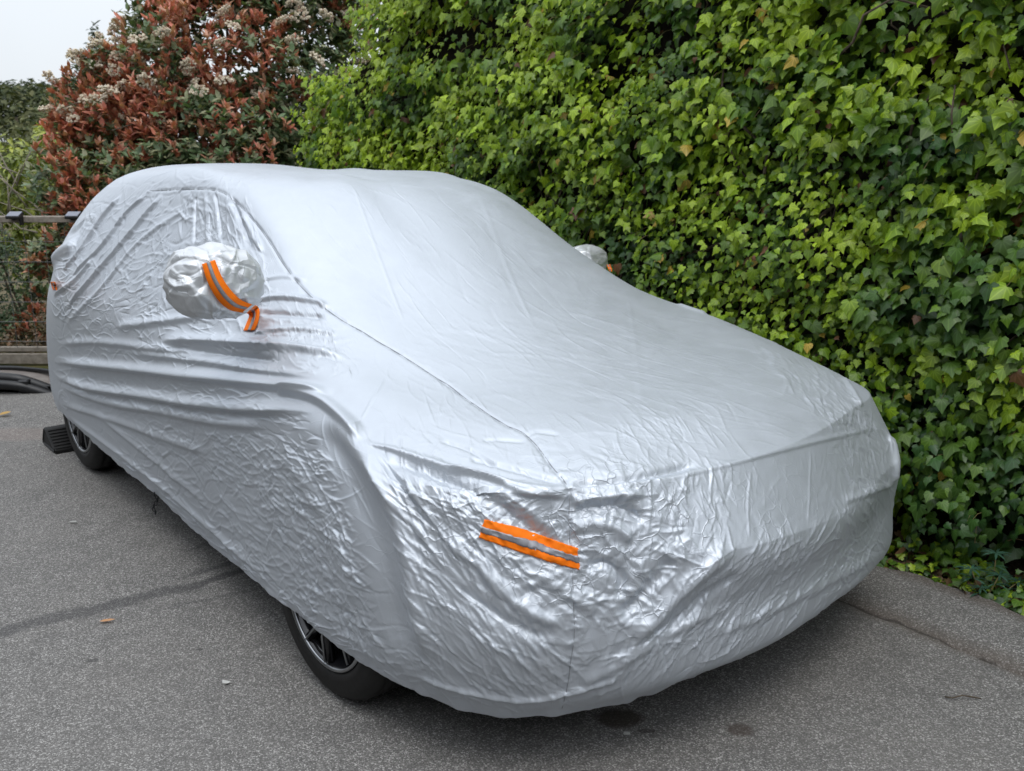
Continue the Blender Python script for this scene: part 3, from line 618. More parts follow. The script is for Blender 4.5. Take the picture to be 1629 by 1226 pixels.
for x, y in crspline(np.array(SEAM1, float)[:, None, :], np.sort(RNG.uniform(0, 17.9, 230)), False)[:, 0]:
    h = hit(x + RNG.normal() * 3, y + RNG.normal() * 3)
    h2 = hit(x + 7, y - 4 - 6 * RNG.random()) if y < 760 else hit(x + 7, y + RNG.normal() * 3)
    if h is not None and h2 is not None and np.linalg.norm(h2[2] - h[2]) < .05: stamp(h[0], h[1], h2[2] - h[2], .02 + .05 * RNG.random() ** 2, .0024, .0014 * RNG.choice([-1, 1]), 0)
# mean crumple of the sides the picture does not show
for k in range(500):
    j = int(RNG.integers(0, NS)); i = int(RNG.integers(4, NT * .8))
    if P[i, j, 1] > .78 or P[i, j, 0] < -1.9: stamp(i, j, RNG.normal(size=3), .05 + .12 * RNG.random(), .006, .003, RNG.normal() * 2)
P = P + NRM * D[..., None]
# sewn seam lines: a groove along the panel joint
TREE, NCJ = coarse_tree(P)
D = np.zeros((NT, NS)); fold(D, SEAM1, -.004, .006, 1, .02); P = P + NRM * D[..., None]
# hem: a turned-in lip so that the edge has thickness
lip1 = P[0] - NRM[0] * .007 + np.array([0, 0, .004]); lip2 = P[0] - NRM[0] * .012 + np.array([0, 0, .05])
PV = np.concatenate([lip2[None], lip1[None], P], 0)
def cloth(name, base, rough, metal):
    m = mat(name, base, rough, metal, .5); b = bsdf(m); co = objco(m)
    n = noise_(m, co, 14, 5, .65); f = noise_(m, co, 160, 3, .6, .6)
    r = N(m, 'ShaderNodeMapRange'); L(m, n, r.inputs[0]); r.inputs[1].default_value = .3; r.inputs[2].default_value = .7; r.inputs[3].default_value = rough - .05; r.inputs[4].default_value = rough + .06
    L(m, r.outputs[0], b.inputs['Roughness'])
    L(m, mix_(m, n, base, tuple(c * .94 for c in base)), b.inputs['Base Color'])
    w = noise_(m, co, 900, 1)
    at = N(m, 'ShaderNodeAttribute', attribute_name='crumple').outputs['Fac']
    nrm_ = bump_(m, w, .10, .0005)
    for sc, dst, wd in ((22.0, .0040, .07), (50.0, .0013, .10)):             # a net of sharp little creases where the cloth is crumpled
        vec = N(m, 'ShaderNodeVectorMath', operation='ADD'); L(m, co, vec.inputs[0])
        ds = N(m, 'ShaderNodeTexNoise', Scale=sc * .45, Detail=2.0); L(m, co, ds.inputs['Vector'])
        sc_ = N(m, 'ShaderNodeVectorMath', operation='SCALE'); L(m, ds.outputs['Color'], sc_.inputs[0]); sc_.inputs['Scale'].default_value = 1.6 / sc; L(m, sc_.outputs[0], vec.inputs[1])
        vo = N(m, 'ShaderNodeTexVoronoi', feature='DISTANCE_TO_EDGE', Scale=sc); L(m, vec.outputs[0], vo.inputs['Vector'])
        rd = N(m, 'ShaderNodeMapRange'); L(m, vo.outputs['Distance'], rd.inputs[0]); rd.inputs[1].default_value = 0; rd.inputs[2].default_value = wd; rd.inputs[3].default_value = 1; rd.inputs[4].default_value = 0
        pick_ = N(m, 'ShaderNodeMapRange'); L(m, noise_(m, co, sc * .5, 2), pick_.inputs[0]); pick_.inputs[1].default_value = .42; pick_.inputs[2].default_value = .62
        hgt = math_(m, 'MULTIPLY', math_(m, 'MULTIPLY', math_(m, 'POWER', rd.outputs[0], 1.6), pick_.outputs[0]), at)
        nrm_ = bump_(m, hgt, .55, dst, nrm_)
    L(m, nrm_, b.inputs['Normal'])
    return m
M_COVER = cloth('silver_cover_cloth', (.545, .582, .63), .49, .53)
M_POCKET = cloth('bright_silver_cloth', (.62, .64, .66), .42, .48)
rows = len(PV); idx = np.arange(rows * NS).reshape(rows, NS); nxt = np.roll(idx, -1, 1)
quads = np.stack([idx[:-1], nxt[:-1], nxt[1:], idx[1:]], -1).reshape(-1, 4)
cover = empty('car_cover', car(np.zeros(3)), 'crumpled silver cloth cover draped over the parked car', 'car cover')
sheet = link('cover_sheet', mesh_np('cover_sheet', car(PV.reshape(-1, 3)), quads, M_COVER), cover)
a_ = sheet.data.attributes.new('crumple', 'FLOAT', 'POINT'); CR_M = np.clip(.12 + .95 * mask - .10 * smooth01(NRM[..., 2], .5, .9), .02, 1)
a_.data.foreach_set('value', np.concatenate([CR_M[:1], CR_M[:1], CR_M], 0).astype(np.float32).ravel())
TREE, NCJ = coarse_tree(P)

# stitching thread on the seam
th_m = mat('grey_thread', (.26, .27, .29), .7)
c = curve(SEAM1, 150)
def snap(pts3):
    """points -> nearest spot of the finished sheet with its normal (car coordinates)"""
    out, no = [], []
    for q in pts3:
        h, n_, fi, d = TREE.find_nearest(Vector(car(q)))
        r, cc = divmod(fi, NCJ); i, j = min(ci[r] + K // 2, NT - 1), (cj[cc] + K // 2) % NS
        i0, i1 = max(0, i - 8), min(NT, i + 8); js = np.arange(j - 8, j + 8) % NS
        dd = ((P[i0:i1][:, js] - q) ** 2).sum(-1); a, b_ = np.unravel_index(dd.argmin(), dd.shape)
        out.append(P[i0 + a, js[b_]]); no.append(NRM[i0 + a, js[b_]])
    return np.array(out), np.array(no)
c, nn = snap(c)
for _ in range(3): c[1:-1] = (c[:-2] + 2 * c[1:-1] + c[2:]) / 4
MB().tube(car(c + nn * .0002), .0010, 6).build('seam', th_m, cover, True)

# reflective strips: two orange bands with a grey one between
M_ORANGE = mat('orange_reflective', (.95, .20, .005), .7, 0, .25); b = bsdf(M_ORANGE); b.inputs['Emission Strength'].default_value = 0
L(M_ORANGE, mix_(M_ORANGE, noise_(M_ORANGE, objco(M_ORANGE), 90, 3), (1.0, .23, .004), (.90, .165, .004)), b.inputs['Base Color'])
M_GREYTAPE = noisy('grey_reflective', (.25, .25, .27), (.30, .30, .32), 120, .4, .3, .1, .0006)
def ribbon(name, A, B, Nn, mat_, parent, a, b, lift):
    """a band between fractions a and b across the ribbon with edges A and B, lifted along Nn and given a rim"""
    X = A + (B - A) * a; Y = A + (B - A) * b; n = len(X)
    V = np.concatenate([X + Nn * lift, Y + Nn * lift, X - Nn * .001, Y - Nn * .001])
    q = []
    for i in range(n - 1):
        q += [[i, i + 1, n + i + 1, n + i], [2 * n + i, 2 * n + i + 1, i + 1, i], [n + i, n + i + 1, 3 * n + i + 1, 3 * n + i]]
    q += [[0, n, 3 * n, 2 * n], [n - 1, 3 * n - 1, 4 * n - 1, 2 * n - 1]]
    return link(name, mesh_np(name, V, np.array(q), mat_), parent)
def strip_on_sheet(top, bot, lift=.003):
    n = 90
    ct, cb = curve(top, n), curve(bot, n); m = min(len(ct), len(cb)); ct, cb = ct[:m], cb[:m]
    grid = []
    for k in range(14): grid.append(snap(ct + (cb - ct) * k / 13))
    return grid
def strip(top, bot, label=None):
    gr = strip_on_sheet(top, bot)
    def sm(a):
        for _ in range(1): a = np.concatenate([a[:1], (a[:-2] + 2 * a[1:-1] + a[2:]) / 4, a[-1:]])
        return a
    def band(k0, k1, name, m_, par, lift):
        rowsv = [car(sm(gr[k][0]) + sm(gr[k][1]) * lift) for k in range(k0, k1 + 1)]
        und = [car(sm(gr[k][0]) + sm(gr[k][1]) * .0006) for k in (k0, k1)]
        n = len(rowsv[0]); allr = [und[0]] + rowsv + [und[1]]
        V = np.concatenate(allr); idx_ = np.arange(len(allr) * n).reshape(len(allr), n)
        q = np.stack([idx_[:-1, :-1], idx_[:-1, 1:], idx_[1:, 1:], idx_[1:, :-1]], -1).reshape(-1, 4)
        return link(name, mesh_np(name, V, q, m_), par)
    base_ = band(0, 13, 'reflective_strip', M_ORANGE, cover, .0036)
    if label: base_['label'] = label
    mid = band(5, 9, 'grey_stripe', M_GREYTAPE, base_, .0044)
    return base_
strip([(771, 826), (800, 833), (845, 846), (880, 858), (919, 872)], [(762, 855), (800, 868), (845, 884), (880, 895), (921, 906)], 'straight orange strip on the front of the cover')

# ------------------------------------------------------------------ mirror pockets
def pocket(ctr, ax, seed, label, rough=1.0):
    """a crumpled bag over a wing mirror; ctr and semi-axes in car coordinates"""
    nu, nv = 220, 130
    th_ = np.linspace(0, 2 * math.pi, nu, endpoint=False); ph = np.linspace(-math.pi / 2, math.pi / 2, nv)
    Tt, Pp = np.meshgrid(th_, ph, indexing='xy')
    se = lambda x, e: np.sign(x) * np.abs(x) ** e
    d = np.stack([se(np.cos(Pp), .85) * se(np.cos(Tt), .8), se(np.cos(Pp), .85) * se(np.sin(Tt), .8), se(np.sin(Pp), .9)], -1)
    X = d * np.array(ax); nrm = d / np.linalg.norm(d, axis=-1)[..., None]
    Q = (X + np.array(ctr)).reshape(-1, 3); rg = np.random.default_rng(seed)
    wp = np.stack([vnoise(Q * 14, seed), vnoise(Q * 14, seed + 1), vnoise(Q * 14, seed + 2)], -1) - .5
    h = np.zeros(len(Q))
    for lam, amp in [(.28, .006)]:
        for k in range(2):
            dd = rg.normal(size=3); dd /= np.linalg.norm(dd); h += amp * rough * tri(Q @ dd / lam + wp @ rg.normal(size=3) * 1.5)
    for k in range(60):
        c_ = Q[rg.integers(0, len(Q))]; dd = rg.normal(size=3); dd /= np.linalg.norm(dd); y = (Q - c_) @ dd + .02 * (wp @ rg.normal(size=3)); r2 = ((Q - c_) ** 2).sum(1)
        w_ = rg.uniform(.002, .006); h += rough * rg.choice([1, 1, -1]) * rg.uniform(.002, .008) * np.where(y > 0, np.exp(-np.abs(y) / w_), np.exp(-np.abs(y) / (w_ * 3))) * np.exp(-r2 / (2 * rg.uniform(.03, .08) ** 2))
    X = X + nrm * h.reshape(nv, nu)[..., None]
    X = X + np.array(ctr)
    idx_ = np.arange(nu * nv).reshape(nv, nu); nx = np.roll(idx_, -1, 1)
    q = np.stack([idx_[:-1], nx[:-1], nx[1:], idx_[1:]], -1).reshape(-1, 4)
    o = link('mirror_pocket', mesh_np('mirror_pocket', car(X.reshape(-1, 3)), q, M_POCKET), cover)
    a_ = o.data.attributes.new('crumple', 'FLOAT', 'POINT'); a_.data.foreach_set('value', np.full(nu * nv, .4, np.float32))
    o['label'] = label
    return o, X
MC = np.array([.765, -1.005, 1.222])
pk, PX = pocket(MC, (.105, .150, .112), 21, 'bright crumpled pocket over the near wing mirror')
FARM = np.array([.385, .935, 1.10])
pk2, PX2 = pocket(FARM, (.075, .110, .080), 33, 'bright pocket over the wing mirror on the ivy side', .45)
def tree_of(X):
    V = car(X.reshape(-1, 3)); nv, nu = X.shape[:2]; idx_ = np.arange(nu * nv).reshape(nv, nu); nx = np.roll(idx_, -1, 1)
    return BVHTree.FromPolygons(V.tolist(), np.stack([idx_[:-1], nx[:-1], nx[1:], idx_[1:]], -1).reshape(-1, 4).tolist())
PT = tree_of(PX)
# the strip that runs over the near pocket and hangs below it
def draped(path_l, path_r, n=46):
    A, B = [], []
    for path, out in ((path_l, A), (path_r, B)):
        x = np.linspace(0, len(path) - 1, n); p2 = crspline(np.array(path, float)[:, None, :], x, False)[:, 0]
        for q in p2:
            d = Vector(ray(*q)); h1 = PT.ray_cast(Vector(C0), d)[3]; h2 = TREE.ray_cast(Vector(C0), d)[3]
            t = min([h for h in (h1, h2) if h is not None] or [3.2]); out.append(t)
        out[:] = list(np.convolve(np.pad(np.array(out), 3, mode='edge'), np.ones(7) / 7, 'valid') - .012)
        out[:] = [C0 + ray(*q) * t for q, t in zip(p2, out)]
    A, B = np.array(A), np.array(B); Nn = C0 - (A + B) / 2; Nn /= np.linalg.norm(Nn, axis=1)[:, None]
    o = ribbon('reflective_strip', A, B, Nn, M_ORANGE, cover, 0, 1, .0)
    s_ = ribbon('grey_stripe', A, B, Nn, M_GREYTAPE, o, .36, .62, .002)
    return o
o = draped([(321, 420), (331, 450), (346, 476), (364, 492), (383, 497)], [(342, 413), (353, 440), (368, 462), (384, 477), (401, 484)]); o['label'] = 'curved orange strip across the near mirror pocket'
o = draped([(383, 497), (392, 498), (396, 502), (393, 511), (387, 526)], [(401, 484), (410, 487), (413, 496), (411, 511), (405, 525)], 30); o['label'] = 'short loose orange strip end hanging under the near mirror pocket'
# slivers of orange on the far mirror and on the rear corner
PT = tree_of(PX2)
o = draped([(965, 421), (967, 426), (969, 431)], [(971, 420), (973, 426), (974, 432)], 12); o['label'] = 'sliver of orange strip on the ivy side mirror pocket'
o = draped([(80, 448), (82, 455), (84, 461)], [(88, 448), (90, 456), (91, 462)], 12); o['label'] = 'sliver of orange strip on the rear corner'
# loose strap end with a buckle hanging from the hem
p0 = hit(247, 783); p0 = car(p0[2]) if p0 else at_ground(247, 783, .25)
sb = MB()
for k in range(7):
    a = p0 + np.array([.01 * math.sin(k), -.01, -.005 - .0135 * k]); rr = .008
    an = np.linspace(0, 2 * math.pi, 11); ax = np.array([1, 0, 0]) if k % 2 else np.array([0, 1, 0])
    sb.tube(a + np.outer(np.cos(an), ax) * rr * .7 + np.outer(np.sin(an), [0, 0, 1]) * rr * 1.2, .0022, 6, False)
sb.build('strap_chain', M_BLACK, cover, True)

# ------------------------------------------------------------------ the car under the cover
cb = empty('car', car(np.zeros(3)), 'parked car hidden under silver cover, black alloy wheels showing', 'car')
sA, tA = np.linspace(0, 28, 85)[:-1], np.linspace(1.2, 9.8, 40)
Bp = surf(sA, tA); Bn = normals(Bp); Bn *= np.sign((Bn * (Bp - np.array([0, 0, .8]))).sum(-1))[..., None]
Bp = Bp - Bn * .075
Bp[..., 0] *= .985
m_, n_ = Bp.shape[:2]; idx_ = np.arange(m_ * n_).reshape(m_, n_); nx = np.roll(idx_, -1, 1)
V = np.concatenate([car(Bp.reshape(-1, 3))]); q = np.stack([idx_[:-1], nx[:-1], nx[1:], idx_[1:]], -1).reshape(-1, 4)
link('body', mesh_np('body', V, q, M_RIM), cb)
ub = MB(); Mx = np.stack([F, R, np.array([0, 0, 1.])], 1)
ub.box(car(np.array([0, 0, .30])), (1.0, .74, .10), Mx, .03); ub.box(car(np.array([1.62, 0, .34])), (.38, .62, .10), Mx, .04); ub.box(car(np.array([-1.7, 0, .36])), (.30, .62, .09), Mx, .04)
ub.box(car(np.array([1.38, 0, .33])), (.06, .70, .06), Mx, .02); ub.box(car(np.array([-1.42, 0, .33])), (.06, .70, .06), Mx, .02)
ub.build('underbody', M_DARK, cb)
for s in (-1, 1):
    sl = MB(); sl.box(car(np.array([0, s * .80, .30])), (1.02, .05, .07), Mx, .02); sl.build('sill', M_DARK, cb)
def wheel(u, v, steer, spin):
    c = np.array([u, v, .322]); side = np.sign(v)
    ax = R * side; ca, sa = math.cos(steer), math.sin(steer)
    ax = np.array([ca * ax[0] - sa * ax[1], sa * ax[0] + ca * ax[1], 0])     # outward axle
    w = empty('wheel', car(c)); w.parent = cb; w.matrix_parent_inverse = Matrix.Translation(-Vector(cb.location))
    cc = car(c); K_ = .322 / .331
    prof = [(d_, r_ * K_) for d_, r_ in [(-.205, .225), (-.21, .26), (-.195, .305), (-.165, .326), (-.155, .33), (-.150, .324), (-.142, .324), (-.137, .33), (-.108, .331), (-.103, .324), (-.095, .324), (-.09, .331), (-.06, .33), (-.055, .323), (-.047, .323), (-.042, .33), (-.03, .326), (-.008, .310), (.004, .285), (.002, .262), (.004, .258), (.000, .240), (-.012, .226), (-.03, .222), (-.19, .22)]]
    ty = MB(); ty.lathe(prof, cc, ax, 72, True)
    t_o = ty.build('tyre', M_RUBBER, w, True)
    rm = MB(); rm.lathe([(-.19, .222), (-.02, .222), (-.006, .226), (-.003, .222), (-.008, .214), (-.03, .205), (-.09, .198), (-.12, .12), (-.12, .02)], cc, ax, 60)
    t1 = np.array([0, 0, 1.]); t2 = np.cross(ax, t1)
    def P2(r, a, d): return cc + ax * d + r * (math.cos(a) * t1 + math.sin(a) * t2)
    for k in range(5):
        a0 = spin + k * 2 * math.pi / 5
        for s in (-1, 1):
            pts = [P2(.05, a0 + s * .25, -.035), P2(.12, a0 + s * .16, -.022), P2(.207, a0 + s * .30, -.018)]
            rm.tube(pts, [.021, .016, .016], 6)
        rm.tube([P2(.205, a0 - .30, -.022), P2(.208, a0, -.022), P2(.205, a0 + .30, -.022)], .010, 6)
    rm.lathe([(-.04, .075), (-.012, .066), (-.006, .055), (-.006, .005)], cc, ax, 24)
    rm.build('rim', M_RIM, w, True)
    lp = MB(); lp.lathe([(-.004, .213), (.0015, .216), (.0015, .222), (-.004, .225)], cc, ax, 72)
    for k in range(5):
        a0 = spin + k * 2 * math.pi / 5
        for s in (-1, 1): lp.tube([P2(.075, a0 + s * .20, -.012), P2(.13, a0 + s * .17, -.003), P2(.208, a0 + s * .285, -.001)], .0042, 5)
    lp.build('rim_edge', M_ALU, w, True)
    dk = MB(); dk.lathe([(-.10, .14), (-.092, .14), (-.092, .05)], cc, ax, 36); dk.build('brake_disc', M_ALU, w, True)
    return w
wheel(1.27, -.952, .03, .35); wheel(-1.43, -.89, 0, .2); wheel(1.30, .86, .03, .5); wheel(-1.43, .88, 0, .1)

# ------------------------------------------------------------------ wheel chock by the rear wheel
ch = empty('wheel_chock', at_ground(95, 722), 'black rubber wheel chock wedged behind the rear wheel', 'wheel chock')
def prism(prof, c, a, b, half):
    """prof in (along a, up) extruded +-half along b"""
    n = len(prof); V = [np.asarray(c) + a * x + np.array([0, 0, z]) + b * s * half for s in (-1, 1) for x, z in prof]
    q = [[i, (i + 1) % n, n + (i + 1) % n, n + i] for i in range(n)]
    t = [[0, i + 1, i] for i in range(1, n - 1)] + [[n, n + i, n + i + 1] for i in range(1, n - 1)]
    return V, q, t
cc = car(np.array([-1.94, -.86, 0.0]))
prof = [(-.09, .004), (.15, .004), (.15, .018), (.0, .104), (-.03, .110), (-.05, .098), (-.095, .025)]
m1 = MB(); m1.add(*prism(prof, cc, F, R, .07)); m1.build('wedge', M_RUBBER, ch)
for k in range(7):
    t = (k + .6) / 7.2; p = np.array([.15 - .15 * t, .018 + .086 * t])
    rb = MB(); d = np.array([-.15, .086]); d /= np.linalg.norm(d); nn_ = np.array([d[1], -d[0]])
    ctr = cc + F * (p[0] + nn_[0] * .001) + np.array([0, 0, p[1] + nn_[1] * .001])
    e1 = F * d[0] + np.array([0, 0, d[1]]); e2 = F * nn_[0] + np.array([0, 0, nn_[1]])
    rb.box(ctr, (.005, .064, .005), np.stack([e1, R, e2], 1), .002); rb.build('rib', M_RUBBER, ch)
for s in (-1, 1):
    fr = MB()
    pr = [np.array(p) for p in prof]; cen = np.mean(pr, 0)
    loop = [cc + F * (cen[0] + (p[0] - cen[0]) * .9) + np.array([0, 0, cen[1] + (p[1] - cen[1]) * .9]) + R * s * .07 for p in pr]
    fr.tube(np.array(loop + loop[:1]), .006, 5, False); fr.build('side_frame', M_RUBBER, ch)

# ------------------------------------------------------------------ coil of black pipe on the edge of the asphalt
pc = empty('pipe_coil', at_depth(20, 612, 6.6) * np.array([1, 1, 0]), 'low loops of thick black pipe lying by the fence behind the car', 'pipe')
def arc(pts, r, nm):
    pts = np.array(pts, float); x = np.linspace(0, len(pts) - 1, 60); MB().tube(crspline(pts[:, None, :], x, False)[:, 0], r, 12).build(nm, M_BLACK, pc, True)
a = lambda x, y, Y: at_depth(x, y, Y)
arc([a(-190, 628, 6.6), a(-120, 606, 6.5), a(-40, 600, 6.45), a(20, 602, 6.45), a(50, 609, 6.47), a(85, 621, 6.5), a(130, 632, 6.6)], .036, 'pipe')
arc([a(-190, 640, 6.6), a(-120, 618, 6.46), a(-40, 611, 6.40), a(20, 613, 6.40), a(50, 619, 6.42), a(85, 630, 6.45), a(130, 640, 6.55)], .033, 'pipe')
arc([a(-150, 592, 6.95), a(-60, 586, 7.0), a(10, 585, 7.0), a(45, 587, 6.98), a(85, 592, 6.9), a(130, 606, 6.8)], .017, 'pipe')
for k, (x, Y) in enumerate([(-20, 6.5), (35, 6.5)]):
    p = at_ground(x, 627); f_ = MB(); f_.box(np.array([p[0], p[1] + .05, .045]), (.035, .03, .045), np.eye(3), .008); f_.build('foot', M_BLACK, pc)
# flat plate inside the loops
M_PLATE = noisy('dusty_lid', (.13, .11, .10), (.20, .18, .165), 12, .7, 0, .1, .002)
pts = [a(-150, 600, 6.7), a(-40, 596, 6.62), a(20, 598, 6.62), a(60, 607, 6.62), a(95, 616, 6.65), a(120, 604, 6.9), a(85, 594, 6.95), a(20, 588, 7.0), a(-60, 588, 7.0), a(-150, 592, 6.95)]
pl = np.array(pts); V = np.concatenate([pl, pl - np.array([0, 0, .02])]); n = len(pl)
t = [[0, i, i + 1] for i in range(1, n - 1)] + [[n, n + i + 1, n + i] for i in range(1, n - 1)]; q = [[i, n + i, n + (i + 1) % n, (i + 1) % n] for i in range(n)]
link('lid', mesh_np('lid', V, [np.array(q), np.array(t)], M_PLATE, False), pc)

# ------------------------------------------------------------------ wire fence with wooden rails and solar lights
FY = 7.3
fn = empty('wire_fence', (-3.5, FY, 0), 'low wire mesh fence with weathered wooden top rail and kick board', 'fence')
X0, X1 = -8.0, -.6
for k in range(4):
    x0 = X0 + (X1 - X0) * k / 4; x1 = X0 + (X1 - X0) * (k + 1) / 4
    b_ = MB(); b_.box(((x0 + x1) / 2, FY, 1.093), ((x1 - x0) / 2 - .003, .045, .022), np.eye(3), .004); b_.build('rail', M_WOOD, fn)
    b_ = MB(); b_.box(((x0 + x1) / 2, FY - .01, .045), ((x1 - x0) / 2 - .004, .018, .040), np.eye(3), .004); b_.build('kick_board', M_WOOD, fn)
    b_ = MB(); b_.box(((x0 + x1) / 2, FY + .012, .115), ((x1 - x0) / 2 - .004, .02, .018), np.eye(3), .004); b_.build('lower_rail', M_WOOD, fn)
for x in (-7.9, -5.6, -4.35, -2.55, -.7):
    b_ = MB(); b_.box((x, FY + .05, .52), (.04, .028, .54), np.eye(3), .004); b_.build('post', M_WOOD, fn)
wr = MB()
for x in np.arange(X0 + .05, X1, .15): wr.tube([(x, FY - .012, .13), (x, FY - .012, 1.07)], .0022, 4, False)
for z in np.arange(.18, 1.07, .15): wr.tube([(X0, FY - .016, z), (X1, FY - .016, z)], .0022, 4, False)
tag(wr.build('wire_mesh', M_WIRE, fn), kind='stuff')
M_PANEL = noisy('solar_panel', (.10, .11, .15), (.14, .15, .20), 30, .18, 0, 0, 0, .8)
def solar(px, py, label):
    p = at_depth(px, py, FY - .075); z = 1.125
    s = empty('solar_light', (p[0], p[1], z), label, 'solar light', 'solar lights on the fence rail')
    Mt = np.array(Matrix.Rotation(math.radians(22), 3, 'X'))
    h = MB(); h.box((p[0], p[1], z), (.052, .042, .011), Mt, .004); h.build('housing', M_BLACK, s)
    g_ = MB(); g_.box(np.array([p[0], p[1], z]) + Mt @ np.array([0, 0, .0125]), (.046, .036, .002), Mt, .001); g_.build('panel', M_PANEL, s)
    k = MB(); k.box((p[0] + .040, p[1] + .01, z - .035), (.007, .022, .035), np.eye(3), .002); k.box((p[0] - .012, p[1] + .012, z - .022), (.012, .016, .014), np.eye(3), .002); k.build('bracket', M_BLACK, s)
solar(23, 341, 'small black solar light on the fence rail, standing clear of the car'); solar(117, 346, 'small black solar light on the fence rail, half hidden by the car cover')

# ------------------------------------------------------------------ leaves
HALF = [(0.0, 0.0), (.17, .14), (.40, .07), (.47, -.08), (.36, -.16), (.56, -.34), (.33, -.44), (.20, -.66), (0.0, -1.02)]
def ivy_template(rg, lobed=1.0, fold=.3, curl=.3):
    h = np.array(HALF)
    round_ = np.array([(0, 0), (.17, .12), (.40, .05), (.50, -.12), (.50, -.24), (.46, -.38), (.36, -.54), (.20, -.75), (0, -1.0)])
    h = round_ * (1 - lobed) + h * lobed
    o = np.concatenate([h, (h * [-1, 1])[-2:0:-1]]) + rg.normal(size=(16, 2)) * .018
    inner = np.array([(0, -.14), (.20, -.14), (-.20, -.14), (0, -.48)])
    xy = np.concatenate([o, inner]); c0, cr_, cl, c1 = 16, 17, 18, 19
    t = [(0, c0, 1), (1, c0, cr_), (1, cr_, 2), (2, cr_, 3), (3, cr_, 4), (4, cr_, 5), (5, cr_, 6), (6, cr_, c1), (cr_, c0, c1), (6, c1, 7), (7, c1, 8),
         (0, 15, c0), (15, cl, c0), (15, 14, cl), (14, 13, cl), (13, 12, cl), (12, 11, cl), (11, 10, cl), (10, c1, cl), (cl, c1, c0), (10, 9, c1), (9, 8, c1)]
    x, y = xy[:, 0], xy[:, 1]
    z = -fold * np.abs(x) ** 1.15 - curl * (np.clip(-y - .25, 0, 2)) ** 2 + .10 * np.abs(x) * np.sin(y * 7 + rg.random() * 6)
    z[[c0, c1]] -= .03; z[[cr_, cl]] += .03
    return np.stack([x, y, z], 1), np.array(t)[:, ::-1]
_rg = np.random.default_rng(2)
SIMPLE = (np.array([(0, 0, 0), (.42, .02, -.05), (.5, -.34, -.1), (0, -1.0, -.2), (-.5, -.34, -.1), (-.42, .02, -.05), (0, -.4, .03)], float), np.array([(6, 0, 5), (6, 5, 4), (6, 4, 3), (6, 3, 2), (6, 2, 1), (6, 1, 0)])[:, ::-1])
def mid_template(rg, fold, curl):
    h = np.array([(0, 0), (.40, .08), (.37, -.15), (.56, -.34), (.28, -.50), (0, -1.02)]); o = np.concatenate([h, (h * [-1, 1])[-2:0:-1], [(0, -.30)]]); o[:10] += rg.normal(size=(10, 2)) * .02
    return np.stack([o[:, 0], o[:, 1], -fold * np.abs(o[:, 0]) - curl * np.clip(-o[:, 1] - .25, 0, 2) ** 2], 1), np.array([(10, (k + 1) % 10, k) for k in range(10)])[:, ::-1]
IVY_T = [ivy_template(_rg, l, f, c) for l, f, c in [(1, .22, .25), (1, .40, .4), (.8, .1, .45), (.55, .3, .3), (.25, .25, .3), (.95, .3, .05)]] + [SIMPLE] + [mid_template(_rg, f, c) for f, c in [(.25, .25), (.4, .4), (.12, .4)]]
def lance_template(rg, width=.19, fold=.5, curl=.35):
    ys = np.array([0, .28, .68, 1.0]); ws = np.array([.01, .92, .80, .0]) * width
    V, t = [], []
    for k, (y, w) in enumerate(zip(ys, ws)):
        zc = curl * y * y * (-1)
        V += [(-w, y, zc + fold * w), (0, y, zc), (w, y, zc + fold * w)]
        if k:
            a, b = 3 * (k - 1), 3 * k
            t += [(a, a + 1, b + 1), (a, b + 1, b), (a + 1, a + 2, b + 2), (a + 1, b + 2, b + 1)]
    return np.array(V, float), np.array(t)
def basis(nrm, ydir):
    nrm = nrm / np.linalg.norm(nrm, axis=1)[:, None]
    y = ydir - nrm * (ydir * nrm).sum(1)[:, None]; y /= np.linalg.norm(y, axis=1)[:, None] + 1e-9
    return np.stack([np.cross(y, nrm), y, nrm], 2)                       # columns x, y, z
def merge_leaves(name, pos, B, size, col, kind, temps, material, parent):
    Vs, Ts, Cs, Ls = [], [], [], []; n0 = 0
    for k, (tv, tt) in enumerate(temps):
        m = np.where(kind == k)[0]
        if not len(m): continue
        v = np.einsum('nij,vj->nvi', B[m], tv) * size[m][:, None, None] + pos[m][:, None, :]
        Vs.append(v.reshape(-1, 3)); Ts.append((tt[None] + (np.arange(len(m)) * len(tv))[:, None, None]).reshape(-1, 3) + n0)
        Cs.append(np.repeat(col[m], len(tv), 0)); Ls.append(np.tile(tv, (len(m), 1))); n0 += len(m) * len(tv)
    if not Vs: return None
    return link(name, mesh_np(name, np.concatenate(Vs), np.concatenate(Ts), material, True, None, np.concatenate(Cs), np.concatenate(Ls)), parent)
